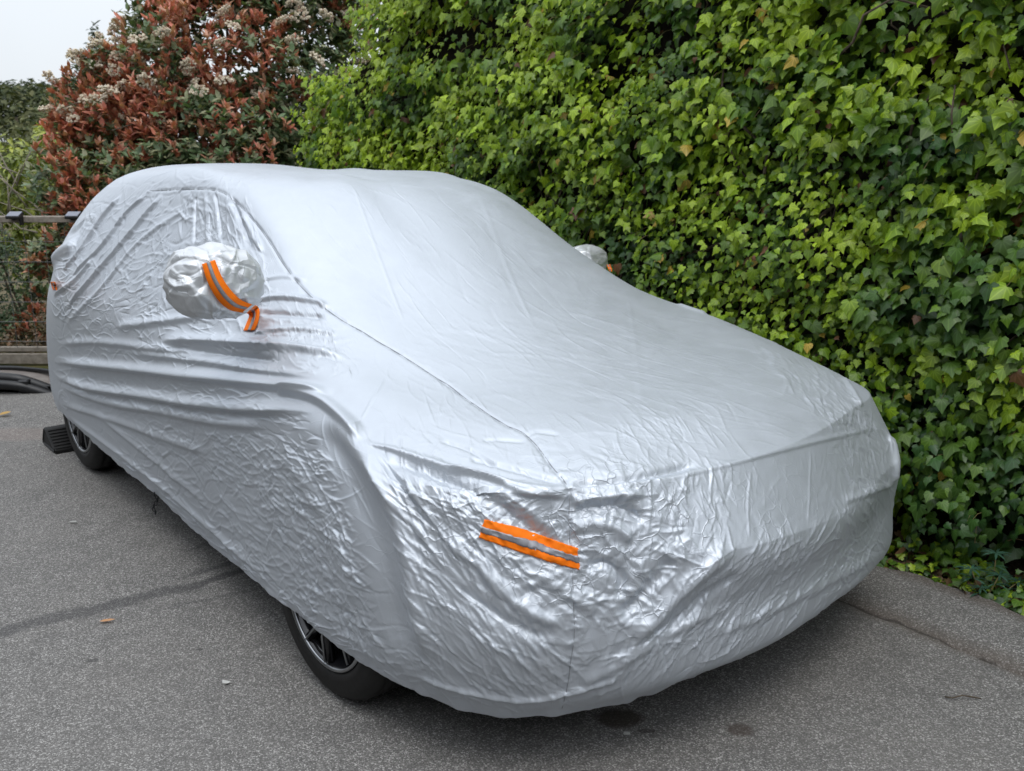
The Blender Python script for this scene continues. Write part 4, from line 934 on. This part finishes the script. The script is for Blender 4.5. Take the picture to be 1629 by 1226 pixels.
# a rough depth picture of the cover, to know which leaves show
zb = np.full((123, 163), 1e9); pp = pix(car(P[::2, ::2].reshape(-1, 3))); gx = np.clip(pp[:, 0] / 10, 0, 162).astype(int); gy = np.clip(pp[:, 1] / 10, 0, 122).astype(int)
np.minimum.at(zb, (gy, gx), pp[:, 2])
def showing(Pw):
    q = pix(Pw); x, y = (q[:, 0] / 10).astype(int), (q[:, 1] / 10).astype(int)
    ok = (q[:, 0] > 0) & (q[:, 0] < 1629) & (q[:, 1] > 0) & (q[:, 1] < 1226)
    z = zb[np.clip(y, 0, 122), np.clip(x, 0, 162)]
    return ok & (q[:, 2] < z), q
def single_leaves(name, pos, B, size, col, kind, temps, material, parent, pick):
    """the picked leaves as objects of their own that share mesh data by shape and by colour class"""
    cache = {}
    for i in pick:
        cc_ = tuple(np.round(col[i] / .018).astype(int))
        key = (int(kind[i]),) + cc_
        if key not in cache:
            tv, tt = temps[kind[i]]
            cache[key] = mesh_np(name, tv, tt, material, True, None, np.tile(np.array(cc_) * .018, (len(tv), 1)), tv)
        o = bpy.data.objects.new(name, cache[key]); COL.objects.link(o)
        M_ = np.eye(4); M_[:3, :3] = B[i] * size[i]; M_[:3, 3] = pos[i]
        o.parent = parent; o.matrix_parent_inverse = Matrix.Translation(-Vector(parent.location)); o.matrix_basis = Matrix(M_)

# ------------------------------------------------------------------ the ivy wall beside the car
rg = np.random.default_rng(17)
iv = empty('ivy_wall', car(np.array([0, 1.4, 0])), 'tall wall thickly grown with green ivy beside the covered car', 'ivy wall')
def ivy_face(u, z):
    """how far out the ivy stands (v, car coordinates)"""
    q = np.stack([u, z, 0 * u], -1)
    return 1.27 - .12 * (fbm(q * 1.7, 3, 11) - .5) * 2 - .07 * (vnoise(q * 5.5, 13) - .5) * 2 + .05 * smooth01(z, 2.6, 1.2) * 0 + .07 * smooth01(z, .35, .9)
def ivy_end(z): return -3.45 + .95 * smooth01(z, 1.5, 2.7) + .10 * np.sin(z * 9) + .06 * np.sin(z * 23)
n = 66000
u = rg.uniform(-3.75, 4.2, n); z = rg.uniform(.01, 3.15, n) ** 1.0
hole = fbm(np.stack([u * 2.1, z * 2.6, 0 * u], -1), 3, 21)
layer = rg.random(n)
keep = (u > ivy_end(z)) & ~((hole < .33) & (layer < .75)) & ~((z < .30) & (rg.random(n) < .62))
u, z, hole, layer = u[keep], z[keep], hole[keep], layer[keep]; n = len(u)
endw = smooth01(u, ivy_end(z) + .45, ivy_end(z))
depth = np.where(layer < .45, rg.uniform(.08, .30, n), rg.uniform(-.035, .09, n)) + .32 * endw ** 2 * rg.random(n)
v = ivy_face(u, z) + depth + .10 * (hole < .40)
pos = car(np.stack([u, v, z], -1))
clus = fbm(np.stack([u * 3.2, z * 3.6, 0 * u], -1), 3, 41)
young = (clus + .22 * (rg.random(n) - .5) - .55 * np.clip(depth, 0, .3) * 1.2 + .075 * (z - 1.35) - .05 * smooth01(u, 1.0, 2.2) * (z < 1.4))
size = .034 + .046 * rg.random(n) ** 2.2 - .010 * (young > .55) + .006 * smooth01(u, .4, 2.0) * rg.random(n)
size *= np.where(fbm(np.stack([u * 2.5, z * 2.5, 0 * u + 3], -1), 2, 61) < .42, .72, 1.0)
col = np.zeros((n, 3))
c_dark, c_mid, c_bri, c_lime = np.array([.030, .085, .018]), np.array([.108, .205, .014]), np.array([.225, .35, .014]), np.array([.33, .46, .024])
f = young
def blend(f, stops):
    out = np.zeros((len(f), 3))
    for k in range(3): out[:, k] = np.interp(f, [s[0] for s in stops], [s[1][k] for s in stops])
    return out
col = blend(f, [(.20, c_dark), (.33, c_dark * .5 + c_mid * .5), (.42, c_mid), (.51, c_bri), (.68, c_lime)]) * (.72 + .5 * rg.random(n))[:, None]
yel = rg.random(n); m = yel < .011; col[m] = np.array([.50, .36, .05]) * (.6 + .5 * rg.random(m.sum()))[:, None]
m = (yel > .011) & (yel < .021); col[m] = np.array([.15, .065, .025]) * (.6 + .6 * rg.random(m.sum()))[:, None]
nrm = -R[None] * rg.uniform(.55, 1.1, n)[:, None] + np.array([0, 0, 1.0])[None] * rg.uniform(.05, 1.0, n)[:, None] + F[None] * rg.normal(0, .42, n)[:, None]
ang = rg.normal(0, .75, n)
down = np.array([0, 0, -1.0])[None] * np.cos(ang)[:, None] + F[None] * np.sin(ang)[:, None] - R[None] * rg.uniform(0, .5, n)[:, None]
B = basis(nrm, -down)
kind = rg.choice(6, n, p=[.24, .2, .18, .16, .1, .12]); kind[(size < .045) & (rg.random(n) < .4)] = 4; far_ = (u < .1) & (depth <= .085); kind[far_] = rg.integers(7, 10, far_.sum()); kind[depth > .085] = 6
vis, q = showing(pos)
score = np.where(vis & (depth < .05) & (hole > .38), size / q[:, 2], 0)
order = np.argsort(-score); pick, cells = [], set()
for i in order:
    if score[i] <= 0: break
    c_ = (int(q[i, 0] / 26), int(q[i, 1] / 26))
    if c_ in cells: continue
    cells.add(c_); pick.append(i)
    if len(pick) == 300: break
rest = np.setdiff1d(np.arange(n), pick)
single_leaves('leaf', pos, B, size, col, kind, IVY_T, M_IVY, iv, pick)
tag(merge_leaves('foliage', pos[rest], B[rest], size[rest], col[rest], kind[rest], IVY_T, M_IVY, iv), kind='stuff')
# dark wall behind, woody vines in front of it
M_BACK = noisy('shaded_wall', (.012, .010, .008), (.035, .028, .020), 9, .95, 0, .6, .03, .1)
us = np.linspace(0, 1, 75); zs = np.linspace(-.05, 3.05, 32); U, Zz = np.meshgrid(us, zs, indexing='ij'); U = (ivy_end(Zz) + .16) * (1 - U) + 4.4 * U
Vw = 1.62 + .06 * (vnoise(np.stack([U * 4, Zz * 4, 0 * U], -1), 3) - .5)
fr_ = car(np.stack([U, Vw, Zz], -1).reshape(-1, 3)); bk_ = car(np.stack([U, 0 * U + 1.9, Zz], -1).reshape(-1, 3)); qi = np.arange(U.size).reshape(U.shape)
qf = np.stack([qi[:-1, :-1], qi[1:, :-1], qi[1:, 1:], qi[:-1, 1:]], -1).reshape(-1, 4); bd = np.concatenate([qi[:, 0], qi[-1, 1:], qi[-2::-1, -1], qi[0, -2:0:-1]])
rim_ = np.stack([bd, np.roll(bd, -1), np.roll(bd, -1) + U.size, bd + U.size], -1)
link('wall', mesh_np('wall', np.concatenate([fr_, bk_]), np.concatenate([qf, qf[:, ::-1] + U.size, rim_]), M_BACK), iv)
for k in range(60):
    u0 = rg.uniform(-2.8, 4.0); z0 = rg.uniform(-.02, 1.2); pts = [(u0, 1.45, z0)]
    if k < 3: u0 = rg.uniform(.9, 2.5); pts = [(u0, 1.42, rg.uniform(.9, 1.9))]
    a_ = rg.uniform(.6, 2.4)
    for s in range(rg.integers(6, 14)):
        a_ += rg.normal(0, .35); p_ = pts[-1]; uu, zz = p_[0] + .11 * math.cos(a_), p_[2] + .11 * math.sin(a_)
        pts.append((uu, float(ivy_face(np.array([uu]), np.array([zz]))[0]) + rg.uniform(.06, .20) - (.05 if k < 3 else -.02), zz))
    pts = np.array(pts); MB().tube(car(pts), np.linspace(rg.uniform(.005, .011), .003, len(pts)), 6).build('vine', M_BARK, iv, True)
# thin leaf stalks that show in the gaps
st = MB(); sel = rg.choice(np.where((depth < .1) & vis)[0], 900, replace=False)
for i in sel:
    p0_ = pos[i]; p1_ = p0_ + R * rg.uniform(.03, .09) + np.array([0, 0, rg.uniform(-.02, .05)]) + F * rg.normal(0, .02)
    st.tube(np.array([p0_, (p0_ + p1_) / 2 + np.array([0, 0, .008]), p1_]), .0011, 3, False)
M_STALK = noisy('leaf_stalk', (.16, .16, .05), (.22, .15, .07), 20, .6, 0, 0, 0)
tag(st.build('leaf_stalk', M_STALK, iv), kind='stuff')

# litter and small growth at the foot of the ivy
n = 3600
u = rg.uniform(-3, 3.6, n); v = 1.10 + np.abs(rg.normal(0, .16, n)); k_ = v > edge_v(u) - .07 * rg.random(n) ** 3 - .01; u, v = u[k_], v[k_]; n = len(u)
z = .012 + .06 * smooth01(v, 1.15, 1.7) + .02 * rg.random(n)
pos_l = car(np.stack([u, v, z], -1)); nrm = np.stack([rg.normal(0, .5, n), rg.normal(0, .5, n), np.ones(n)], -1); an = rg.uniform(0, 6.28, n)
B_ = basis(nrm, np.stack([np.cos(an), np.sin(an), 0 * an], -1)); brown = blend(rg.random(n), [(0, (.035, .020, .014)), (.5, (.10, .055, .03)), (.85, (.20, .12, .06)), (1, (.30, .19, .10))])
FARL = [(np.array([(0, 0, 0), (-w, .45, .06), (0, 1, -.1), (w, .5, .1)], float), np.array([(0, 3, 2), (0, 2, 1)])) for w in (.2, .3, .14)]
LANCE = [lance_template(_rg, .19), lance_template(_rg, .26, .2, -.2), lance_template(_rg, .12, .3, .2)]
LIT_T = IVY_T + LANCE
tag(merge_leaves('leaf_litter', pos_l, B_, rg.uniform(.02, .055, n), brown, rg.integers(0, 13, n), LIT_T, M_LEAF, None), kind='stuff')
n = 800
u = rg.uniform(.6, 3.4, n); v = edge_v(u) + np.abs(rg.normal(0, .08, n)) - .03 * rg.random(n) ** 2; z = rg.uniform(.012, .13, n) * smooth01(v - edge_v(u), -.05, .10) + .012
pos_l = car(np.stack([u, v, z], -1)); nrm = np.stack([rg.normal(0, .4, n), rg.normal(0, .4, n), np.ones(n)], -1) - R[None] * .5; an = rg.uniform(0, 6.28, n)
B_ = basis(nrm, np.stack([np.cos(an), np.sin(an), 0 * an], -1))
gcol = blend(rg.random(n), [(0, c_dark), (.5, c_mid), (1, c_lime)])
tag(merge_leaves('ground_ivy', pos_l, B_, rg.uniform(.022, .05, n), gcol, rg.integers(0, 6, n), IVY_T, M_IVY, None), kind='stuff')
def one_leaf(name, p, yaw, size, col, tmpl, label, cat='leaf', tilt=.1):
    tv, tt = tmpl; Bm = basis(np.array([[tilt, -tilt, 1.0]]), np.array([[math.cos(yaw), math.sin(yaw), .0]]))[0]
    o = link(name, mesh_np(name, tv @ Bm.T * size, tt, M_LEAF, True, None, np.tile(col, (len(tv), 1)), tv)); o.location = p
    return tag(o, label, cat)
one_leaf('fallen_leaf', at_ground(158, 988, .008), .1, .055, (.55, .28, .13), lance_template(_rg, .16, .4, -.2), 'small pale orange fallen leaf lying on the dark tyre streak')
one_leaf('fallen_leaf', at_ground(-3, 660, .010), .3, .075, (.55, .33, .08), lance_template(_rg, .3, .4, -.3), 'yellow fallen leaf on the asphalt near the black pipe loops')
one_leaf('fallen_leaf', car(np.array([1.88, 1.235, .055])), .5, .085, (.30, .16, .07), lance_template(_rg, .30, .4, -.3), 'big brown fallen leaf at the foot of the ivy by the bumper', tilt=-.4)
for (x, y), s_, lb in [((116, 830), .012, 'pale stone chip on the asphalt in front of the rear wheel'), ((361, 1086), .009, 'pale stone chip on the asphalt near the front wheel'), ((997, 1166), .007, 'tiny pale stone chip beside the brown oil stain')]:
    rs = np.random.default_rng(x); ico = np.array([[a, b_, c_] for a in (-1, 1) for b_ in (-1, 1) for c_ in (-1, 1)], float) * (1 + .3 * rs.normal(size=(8, 1)))
    q_ = [[0, 1, 3, 2], [4, 6, 7, 5], [0, 4, 5, 1], [2, 3, 7, 6], [0, 2, 6, 4], [1, 5, 7, 3]]
    o = link('stone_chip', mesh_np('stone_chip', ico * np.array([1.2, .7, .35]) * s_, np.array(q_), noisy('pale_stone', (.4, .4, .38), (.55, .55, .52), 50, .8, 0, 0, 0), False)); o.location = at_ground(x, y, .006)
    tag(o, lb, 'stone', 'stone chips on the asphalt')
# twig on the asphalt
tp = [at_ground(1503, 1108, .006), at_ground(1515, 1110, .012), at_ground(1530, 1106, .012), at_ground(1545, 1108, .012), at_ground(1560, 1111, .006)]
o = MB().tube(np.array(tp), .0022, 5).build('twig', M_BARK, None, True); tag(o, 'thin dark twig on the asphalt beside the crack', 'twig')
# the blue-green weed at the foot of the ivy
wd = empty('spurge_weed', at_ground(1580, 945, .01), 'blue-green weed with starry whorls of narrow leaves at the ivy foot', 'plant')
NARROW = [lance_template(_rg, .085, .4, .25)]
for (x, y, zt, dv) in [(1545, 905, .115, .0), (1590, 915, .10, -.02), (1585, 880, .17, .03), (1620, 925, .08, .02), (1560, 935, .06, -.02)]:
    base_ = car(np.array([2.235 + (x - 1580) * .0007, 1.235 + dv, .015])); top = at_depth(x, y, base_[1])
    MB().tube(np.array([base_, (base_ + top) / 2 + np.array([.004, 0, .004]), top]), [.003, .0026, .002], 6).build('stem', M_STALK, wd, True)
    for k in range(15):
        a_ = k * 2.4; el = .15 + .5 * rg.random() - .05 * (k > 9); y_ = np.array([math.cos(a_) * math.cos(el), math.sin(a_) * math.cos(el), math.sin(el)])
        tv, tt = NARROW[0]; Bm = basis(np.array([[0, 0, 1.0]]) - y_[None] * .2, y_[None])[0]
        pz = top - np.array([0, 0, .012 * (k > 9)]) - (top - base_) * (.22 if k > 9 else 0)
        link('leaf', mesh_np('leaf', tv @ Bm.T * rg.uniform(.045, .062) + pz, tt, M_LEAF, True, None, np.tile((.045, .115, .075), (len(tv), 1)) * rg.uniform(.7, 1.3), tv), wd)

# ------------------------------------------------------------------ photinia beyond the fence
rg = np.random.default_rng(29)
ph = empty('photinia', (-2.6, 8.6, 0), 'tall photinia shrub with red young leaves and cream blossom behind the car', 'shrub')
def W3(x, y, Y): return at_depth(x, y, Y)
LOBES = [(350, 140, 8.7, .95, .90), (275, 85, 8.6, .40, .42), (430, 80, 8.9, .75, .9), (360, -60, 8.8, .62, .6), (168, 190, 8.4, .36, .34), (215, 220, 8.5, .60, .55), (128, 215, 8.3, .22, .18), (222, 140, 8.5, .40, .40), (360, 240, 8.5, .8, .5), (420, -80, 9.0, .9, .8), (490, 20, 9.3, .7, .8),
         (95, 300, 8.2, .28, .30), (70, 430, 8.15, .30, .42), (90, 520, 8.1, .30, .35), (130, 380, 8.2, .35, .5), (250, 330, 8.4, .8, .6), (450, 240, 8.7, .6, .6)]
sh_p, sh_d, sh_i = [], [], []
for li, (x, y, Y, rx, rz) in enumerate(LOBES):
    c = W3(x, y, Y); ns = int(600 * rx * (rx + rz) / 2 * 2.1)
    if li in (11, 12, 13): ns = int(ns * .75)
    d = rg.normal(size=(ns, 3)); d[:, 1] -= .45; d[:, 2] += .2; d /= np.linalg.norm(d, axis=1)[:, None]
    rr = rg.uniform(.62, 1.08, ns) ** .7
    p = c + d * np.array([rx, rx * .8, rz]) * rr[:, None]
    p += (np.stack([vnoise(p * 2.3, 1), vnoise(p * 2.3, 2), vnoise(p * 2.3, 3)], -1) - .5) * .35
    sh_p.append(p); sh_d.append(d); sh_i.append(rr)
sp_, sd_, si_ = np.concatenate(sh_p), np.concatenate(sh_d), np.concatenate(sh_i); k_ = (sp_[:, 2] > .05) & (sp_[:, 1] > FY + .15); sp_, sd_, si_ = sp_[k_], sd_[k_], si_[k_]
pos, B, size, col = [], [], [], []
redn = fbm(sp_ * 1.9, 3, 71)
for k in range(len(sp_)):
    red = redn[k] + .25 * (rg.random() - .5) > .525 and si_[k] > .74
    ax = sd_[k] * .6 + np.array([0, -.15, .9]) + rg.normal(0, .3, 3); ax /= np.linalg.norm(ax)
    nl = rg.integers(6, 10)
    for j in range(nl):
        a_ = j * 2.4 + rg.random(); sprd = rg.uniform(.25, .7) if red else rg.uniform(.7, 1.5)
        o1 = np.cross(ax, [0.3, .5, .8]); o1 /= np.linalg.norm(o1); o2 = np.cross(ax, o1)
        y_ = ax * math.cos(sprd) + (o1 * math.cos(a_) + o2 * math.sin(a_)) * math.sin(sprd)
        pos.append(sp_[k] + ax * rg.uniform(-.05, .04)); B.append((ax * math.sin(sprd) * .8 - (o1 * math.cos(a_) + o2 * math.sin(a_)) * math.cos(sprd) + np.array([0, 0, .25]), y_))
        size.append(rg.uniform(.052, .085) * (1.0 if red else 1.08))
        if red: c_ = np.array([.58, .20, .14]) if rg.random() < .55 else np.array([.55, .29, .19])
        else: c_ = np.array([.115, .175, .08]) if rg.random() < .65 else np.array([.27, .28, .16])
        col.append(c_ * rg.uniform(.65, 1.35))
pos, size, col = np.array(pos), np.array(size), np.array(col); B = basis(np.array([b[0] for b in B]), np.array([b[1] for b in B])); kind = rg.integers(0, 2, len(pos))
vis, q = showing(pos)
score = np.where(vis & (q[:, 0] < 470) & (q[:, 1] < 300), size / q[:, 2] * (1 + .8 * ((col[:, 0] > .2))) / (.2 + pos[:, 1] - 7.5), 0); order = np.argsort(-score); pick, cells = [], {}
for i in order:
    c_ = (int(q[i, 0] / 16), int(q[i, 1] / 16)); cells[c_] = cells.get(c_, 0) + 1
    if cells[c_] > 1: continue
    pick.append(i)
    if len(pick) == 300: break
rest = np.setdiff1d(np.arange(len(pos)), pick)
single_leaves('leaf', pos, B, size, col, kind, LANCE[:2], M_LEAF, ph, pick)
tag(merge_leaves('foliage', pos[rest], B[rest], size[rest], col[rest], kind[rest], LANCE[:2], M_LEAF, ph), kind='stuff')
# cream flower heads
def flower_mesh(seed):
    r_ = np.random.default_rng(seed); V, T, C = [], [], []; n0 = 0
    oct_ = np.array([(1, 0, 0), (-1, 0, 0), (0, 1, 0), (0, -1, 0), (0, 0, 1), (0, 0, -1)], float); ot = np.array([(0, 2, 4), (2, 1, 4), (1, 3, 4), (3, 0, 4), (2, 0, 5), (1, 2, 5), (3, 1, 5), (0, 3, 5)])
    for k in range(46):
        d = r_.normal(size=3); d[2] = abs(d[2]) * .8 + .1; d /= np.linalg.norm(d); c = d * np.array([.062, .062, .042]) * r_.uniform(.6, 1.1)
        V.append(oct_ * r_.uniform(.009, .0145) + c); T.append(ot + n0); n0 += 6
        C.append(np.tile((.80, .70, .56) if r_.random() < .8 else (.60, .42, .32), (6, 1)) * r_.uniform(.75, 1.1))
    return mesh_np('flower_head', np.concatenate(V), np.concatenate(T), M_LEAF, False, None, np.concatenate(C), np.concatenate(V))
fm = [flower_mesh(k) for k in range(4)]
cand = np.where((si_ > .9) & (fbm(sp_ * 2.6, 2, 91) > .36) & (sp_[:, 2] > 1.75) & (sd_[:, 1] < .25))[0]; rg.shuffle(cand)
for i in cand[:150]:
    o = bpy.data.objects.new('flower_head', fm[rg.integers(0, 4)]); COL.objects.link(o); o.parent = ph; o.matrix_parent_inverse = Matrix.Translation(-Vector(ph.location))
    o.location = sp_[i] + sd_[i] * .05 + np.array([0, -.05, .03]); o.rotation_euler = (rg.normal(0, .4) + .35, rg.normal(0, .4), rg.uniform(0, 6)); s_ = rg.uniform(.85, 1.35); o.scale = (s_, s_, s_)
base_ = np.array([-2.6, 8.75, -.02])
for li, (x, y, Y, rx, rz) in enumerate(LOBES):
    c = W3(x, y, Y + .1); b0 = base_ + rg.normal(0, .10, 3) * [1, 1, 0]; mid = (b0 + c) / 2 + rg.normal(0, .12, 3); pts = crspline(np.array([b0, b0 * .65 + mid * .35 + [0, 0, .15], mid, c])[:, None, :], np.linspace(0, 3, 14), False)[:, 0]
    MB().tube(pts, np.linspace(.035, .008, 14), 7).build('branch', M_BARK, ph, True)
    for k in range(7):
        t_ = rg.integers(7, 14); d = rg.normal(size=3); e = pts[t_] + d * rx * .6; MB().tube(np.array([pts[t_], (pts[t_] + e) / 2 + [0, 0, .03], e]), [.010, .007, .004], 5).build('twig', M_BARK, ph, True)

# ------------------------------------------------------------------ other growth beyond the fence
def bush(name, label, cat, lobes, nleaf, lsize, cols, temps, seed, mat_=M_LEAF, base=None, twig=(), droop=.0, group=None):
    r_ = np.random.default_rng(seed); cs = [W3(x, y, Y) for x, y, Y, *_ in lobes]; b0 = np.array(base if base is not None else [np.mean([c[0] for c in cs]), cs[0][1], 0.0])
    t = empty(name, b0, label, cat, group); tot = sum(l[3] * l[4] for l in lobes); PP, NN, YY, CC = [], [], [], []
    for (x, y, Y, rx, rz), c in zip(lobes, cs):
        m = int(nleaf * rx * rz / tot); d = r_.normal(size=(m, 3)); d /= np.linalg.norm(d, axis=1)[:, None]; rr = r_.random(m) ** .38
        p = c + d * np.array([rx, rx * .8, rz]) * rr[:, None]; sc = min(rx, rz); w_ = np.stack([vnoise(p * 1.3 / sc, k + seed) for k in (1, 2, 3)], -1) - .5; p = p + w_ * sc * .9
        cl = fbm(p * 2.6 / sc, 3, seed); kk = cl > .36; p, d, cl = p[kk], d[kk], cl[kk]; m = len(p)
        PP.append(p); NN.append(d * .5 + np.array([0, -.2, .7]) + r_.normal(0, .5, (m, 3))); YY.append(r_.normal(size=(m, 3)) + np.array([0, 0, -droop])); CC.append(blend(cl + .25 * (r_.random(m) - .5), [(.3, cols[0]), (.5, cols[1]), (.7, cols[2])]) * r_.uniform(.7, 1.25, m)[:, None])
    PP, NN, YY, CC = map(np.concatenate, (PP, NN, YY, CC))
    tag(merge_leaves('foliage', PP, basis(NN, YY), lsize * r_.uniform(.6, 1.3, len(PP)), CC, r_.integers(0, len(temps), len(PP)), temps, mat_, t), kind='stuff')
    for c, l in zip(cs, lobes):
        m_ = (b0 + c) / 2 + r_.normal(0, .08, 3) * l[3]; rad = max(.012, .03 * l[3])
        MB().tube(crspline(np.array([b0 - [0, 0, .1], b0 * .6 + m_ * .4, m_, c + [0, 0, l[4] * .4]])[:, None, :], np.linspace(0, 3, 12), False)[:, 0], np.linspace(rad * 2, rad * .5, 12), 7).build('branch', M_BARK if not twig else twig[0], t, True)
    return t
M_TWIG = noisy('pale_twig', (.22, .19, .15), (.34, .30, .25), 30, .8)
tb = bush('yellow_shrub', 'loose yellow-green shrub with pale bare twigs behind the fence', 'shrub', [(70, 290, 9.6, .55, .42), (20, 340, 9.6, .5, .4), (130, 255, 9.9, .3, .42), (40, 400, 9.4, .3, .3), (0, 270, 10, .45, .35)], 5200, .075, ((.08, .11, .02), (.22, .27, .045), (.42, .45, .08)), LANCE, 5, M_LEAF, (-3.9, 9.5, -.05), (M_TWIG,), .5)
for k in range(22):
    a_ = W3(rg.uniform(0, 130), rg.uniform(270, 400), 9.1); e = a_ + np.array([rg.uniform(-.5, .3), rg.uniform(-.1, .1), rg.uniform(.1, .5)]); MB().tube(np.array([a_, (a_ + e) / 2 + rg.normal(0, .03, 3), e]), [.008, .006, .003], 5).build('twig', M_TWIG, tb, True)
bush('dark_shrub', 'dense dark green small leaved shrub at the fence', 'shrub', [(5, 460, 8.0, .24, .40), (-50, 470, 8.0, .3, .45), (20, 530, 7.9, .22, .25), (-10, 400, 8.1, .18, .25)], 6000, .030, ((.02, .042, .02), (.055, .095, .045), (.11, .17, .08)), LANCE[:2], 6, M_LEAF, (-3.95, 8.0, -.02))
bush('brown_undergrowth', 'dry mixed undergrowth with reddish leaves low behind the wire mesh', 'undergrowth', [(60, 545, 7.85, .28, .16), (110, 530, 7.9, .3, .25), (10, 555, 7.8, .25, .12), (180, 540, 7.9, .4, .3)], 4200, .042, ((.05, .04, .018), (.13, .09, .045), (.24, .14, .08)), LANCE, 8, M_LEAF, (-3.5, 7.85, -.02))
TR = 'dark trees far behind the fence'
SPRAY = FARL
bush('oak_tree', 'broad dark green tree far behind, left of the photinia', 'tree', [(30, 220, 26, 2.4, 1.3), (-60, 260, 26, 2.2, 2.0), (110, 250, 27, 1.8, 1.5), (60, 300, 25, 2.4, 1.3), (0, 330, 25, 2, 1.3), (120, 330, 25, 2, 1.3)], 15000, .20, ((.035, .045, .022), (.085, .095, .042), (.15, .15, .07)), SPRAY, 12, M_FAR, (-13, 26, -2.5), (), .2)
bush('pine_tree', 'flat topped dark pine rising above the far trees', 'tree', [(40, 148, 33, 1.5, .36), (75, 168, 33, 1.3, .36), (-20, 152, 33, 1.2, .40), (95, 190, 33, .9, .35), (45, 196, 33, 1.4, .30), (-40, 190, 33, 1.4, .5)], 6500, .24, ((.03, .045, .025), (.065, .085, .045), (.11, .13, .065)), FARL[2:], 13, M_FAR, (-17, 33, -3))
bush('conifer_tree', 'thin grey green conifer spire peeping above the photinia', 'tree', [(152, 78, 22, .14, .55), (150, 105, 22, .34, .45), (155, 140, 22, .6, .6), (130, 160, 22, .6, .6), (170, 170, 22, .8, .8)], 3600, .15, ((.03, .045, .03), (.07, .09, .06), (.12, .14, .10)), FARL[2:], 14, M_FAR, (-9.6, 22, -2))
bush('olive_tree', 'dull green tree between the photinia and the far oaks', 'tree', [(105, 150, 19, .45, .3), (110, 230, 18, .9, .8), (150, 300, 18, 1.0, .9)], 5000, .13, ((.04, .055, .025), (.09, .11, .05), (.17, .18, .085)), SPRAY, 15, M_FAR, (-8.2, 18.5, -1.5))

# leafy row added behind the camera, unseen, so the cover reflects dark low down
def added_hedge(path, height, thick, label, seed):
    r_ = np.random.default_rng(seed); pth = np.array(path, float); x = np.linspace(0, len(pth) - 1, 60); c = crspline(pth[:, None, :], x, False)[:, 0]
    t = np.gradient(c, axis=0); t /= np.linalg.norm(t, axis=1)[:, None]; nn = np.stack([-t[:, 1], t[:, 0]], -1)
    root = empty('added_hedge', (c[30, 0], c[30, 1], 0), label, 'added_hedge'); prof = [(-1, 0), (-1.05, .5), (-.9, .9), (-.4, 1), (.4, 1), (.9, .9), (1.05, .5), (1, 0)]
    V = np.array([[c[k, 0] + nn[k, 0] * a * thick, c[k, 1] + nn[k, 1] * a * thick, b * height] for k in range(60) for a, b in prof]); V += (np.stack([vnoise(V * .9, 1), vnoise(V * .9, 2), vnoise(V * .9, 3)], -1) - .5) * .7 * (V[:, 2:3] > .1)
    idx_ = np.arange(480).reshape(60, 8); q = np.stack([idx_[:-1, :-1], idx_[1:, :-1], idx_[1:, 1:], idx_[:-1, 1:]], -1).reshape(-1, 4)
    link('core', mesh_np('core', V, q, M_BACK), root)
    tv = V[q]; k = r_.integers(0, len(q), 6000); a, b = r_.random((6000, 1)), r_.random((6000, 1)); p = (tv[k, 0] * (1 - a) + tv[k, 1] * a) * (1 - b) + (tv[k, 3] * (1 - a) + tv[k, 2] * a) * b
    p += r_.normal(0, .10, p.shape); col_ = blend(r_.random(6000), [(0, (.02, .04, .015)), (1, (.07, .11, .035))])
    tag(merge_leaves('foliage', p, basis(r_.normal(0, 1, p.shape) + [0, 0, .5], r_.normal(0, 1, p.shape)), r_.uniform(.20, .36, 6000), col_, r_.integers(0, 2, 6000), FARL[:2], M_FAR, root), kind='stuff')
added_hedge([(-9.5, 7.0, 0), (-9.2, 3.0, 0), (-8.0, -1.5, 0), (-5.0, -5.5, 0), (0, -8.0, 0), (5, -8.5, 0), (9.5, -6.0, 0), (11.5, -2.5, 0)], 5.2, .8, 'tall dark leafy row added out of view to darken reflections in the cover', 3)
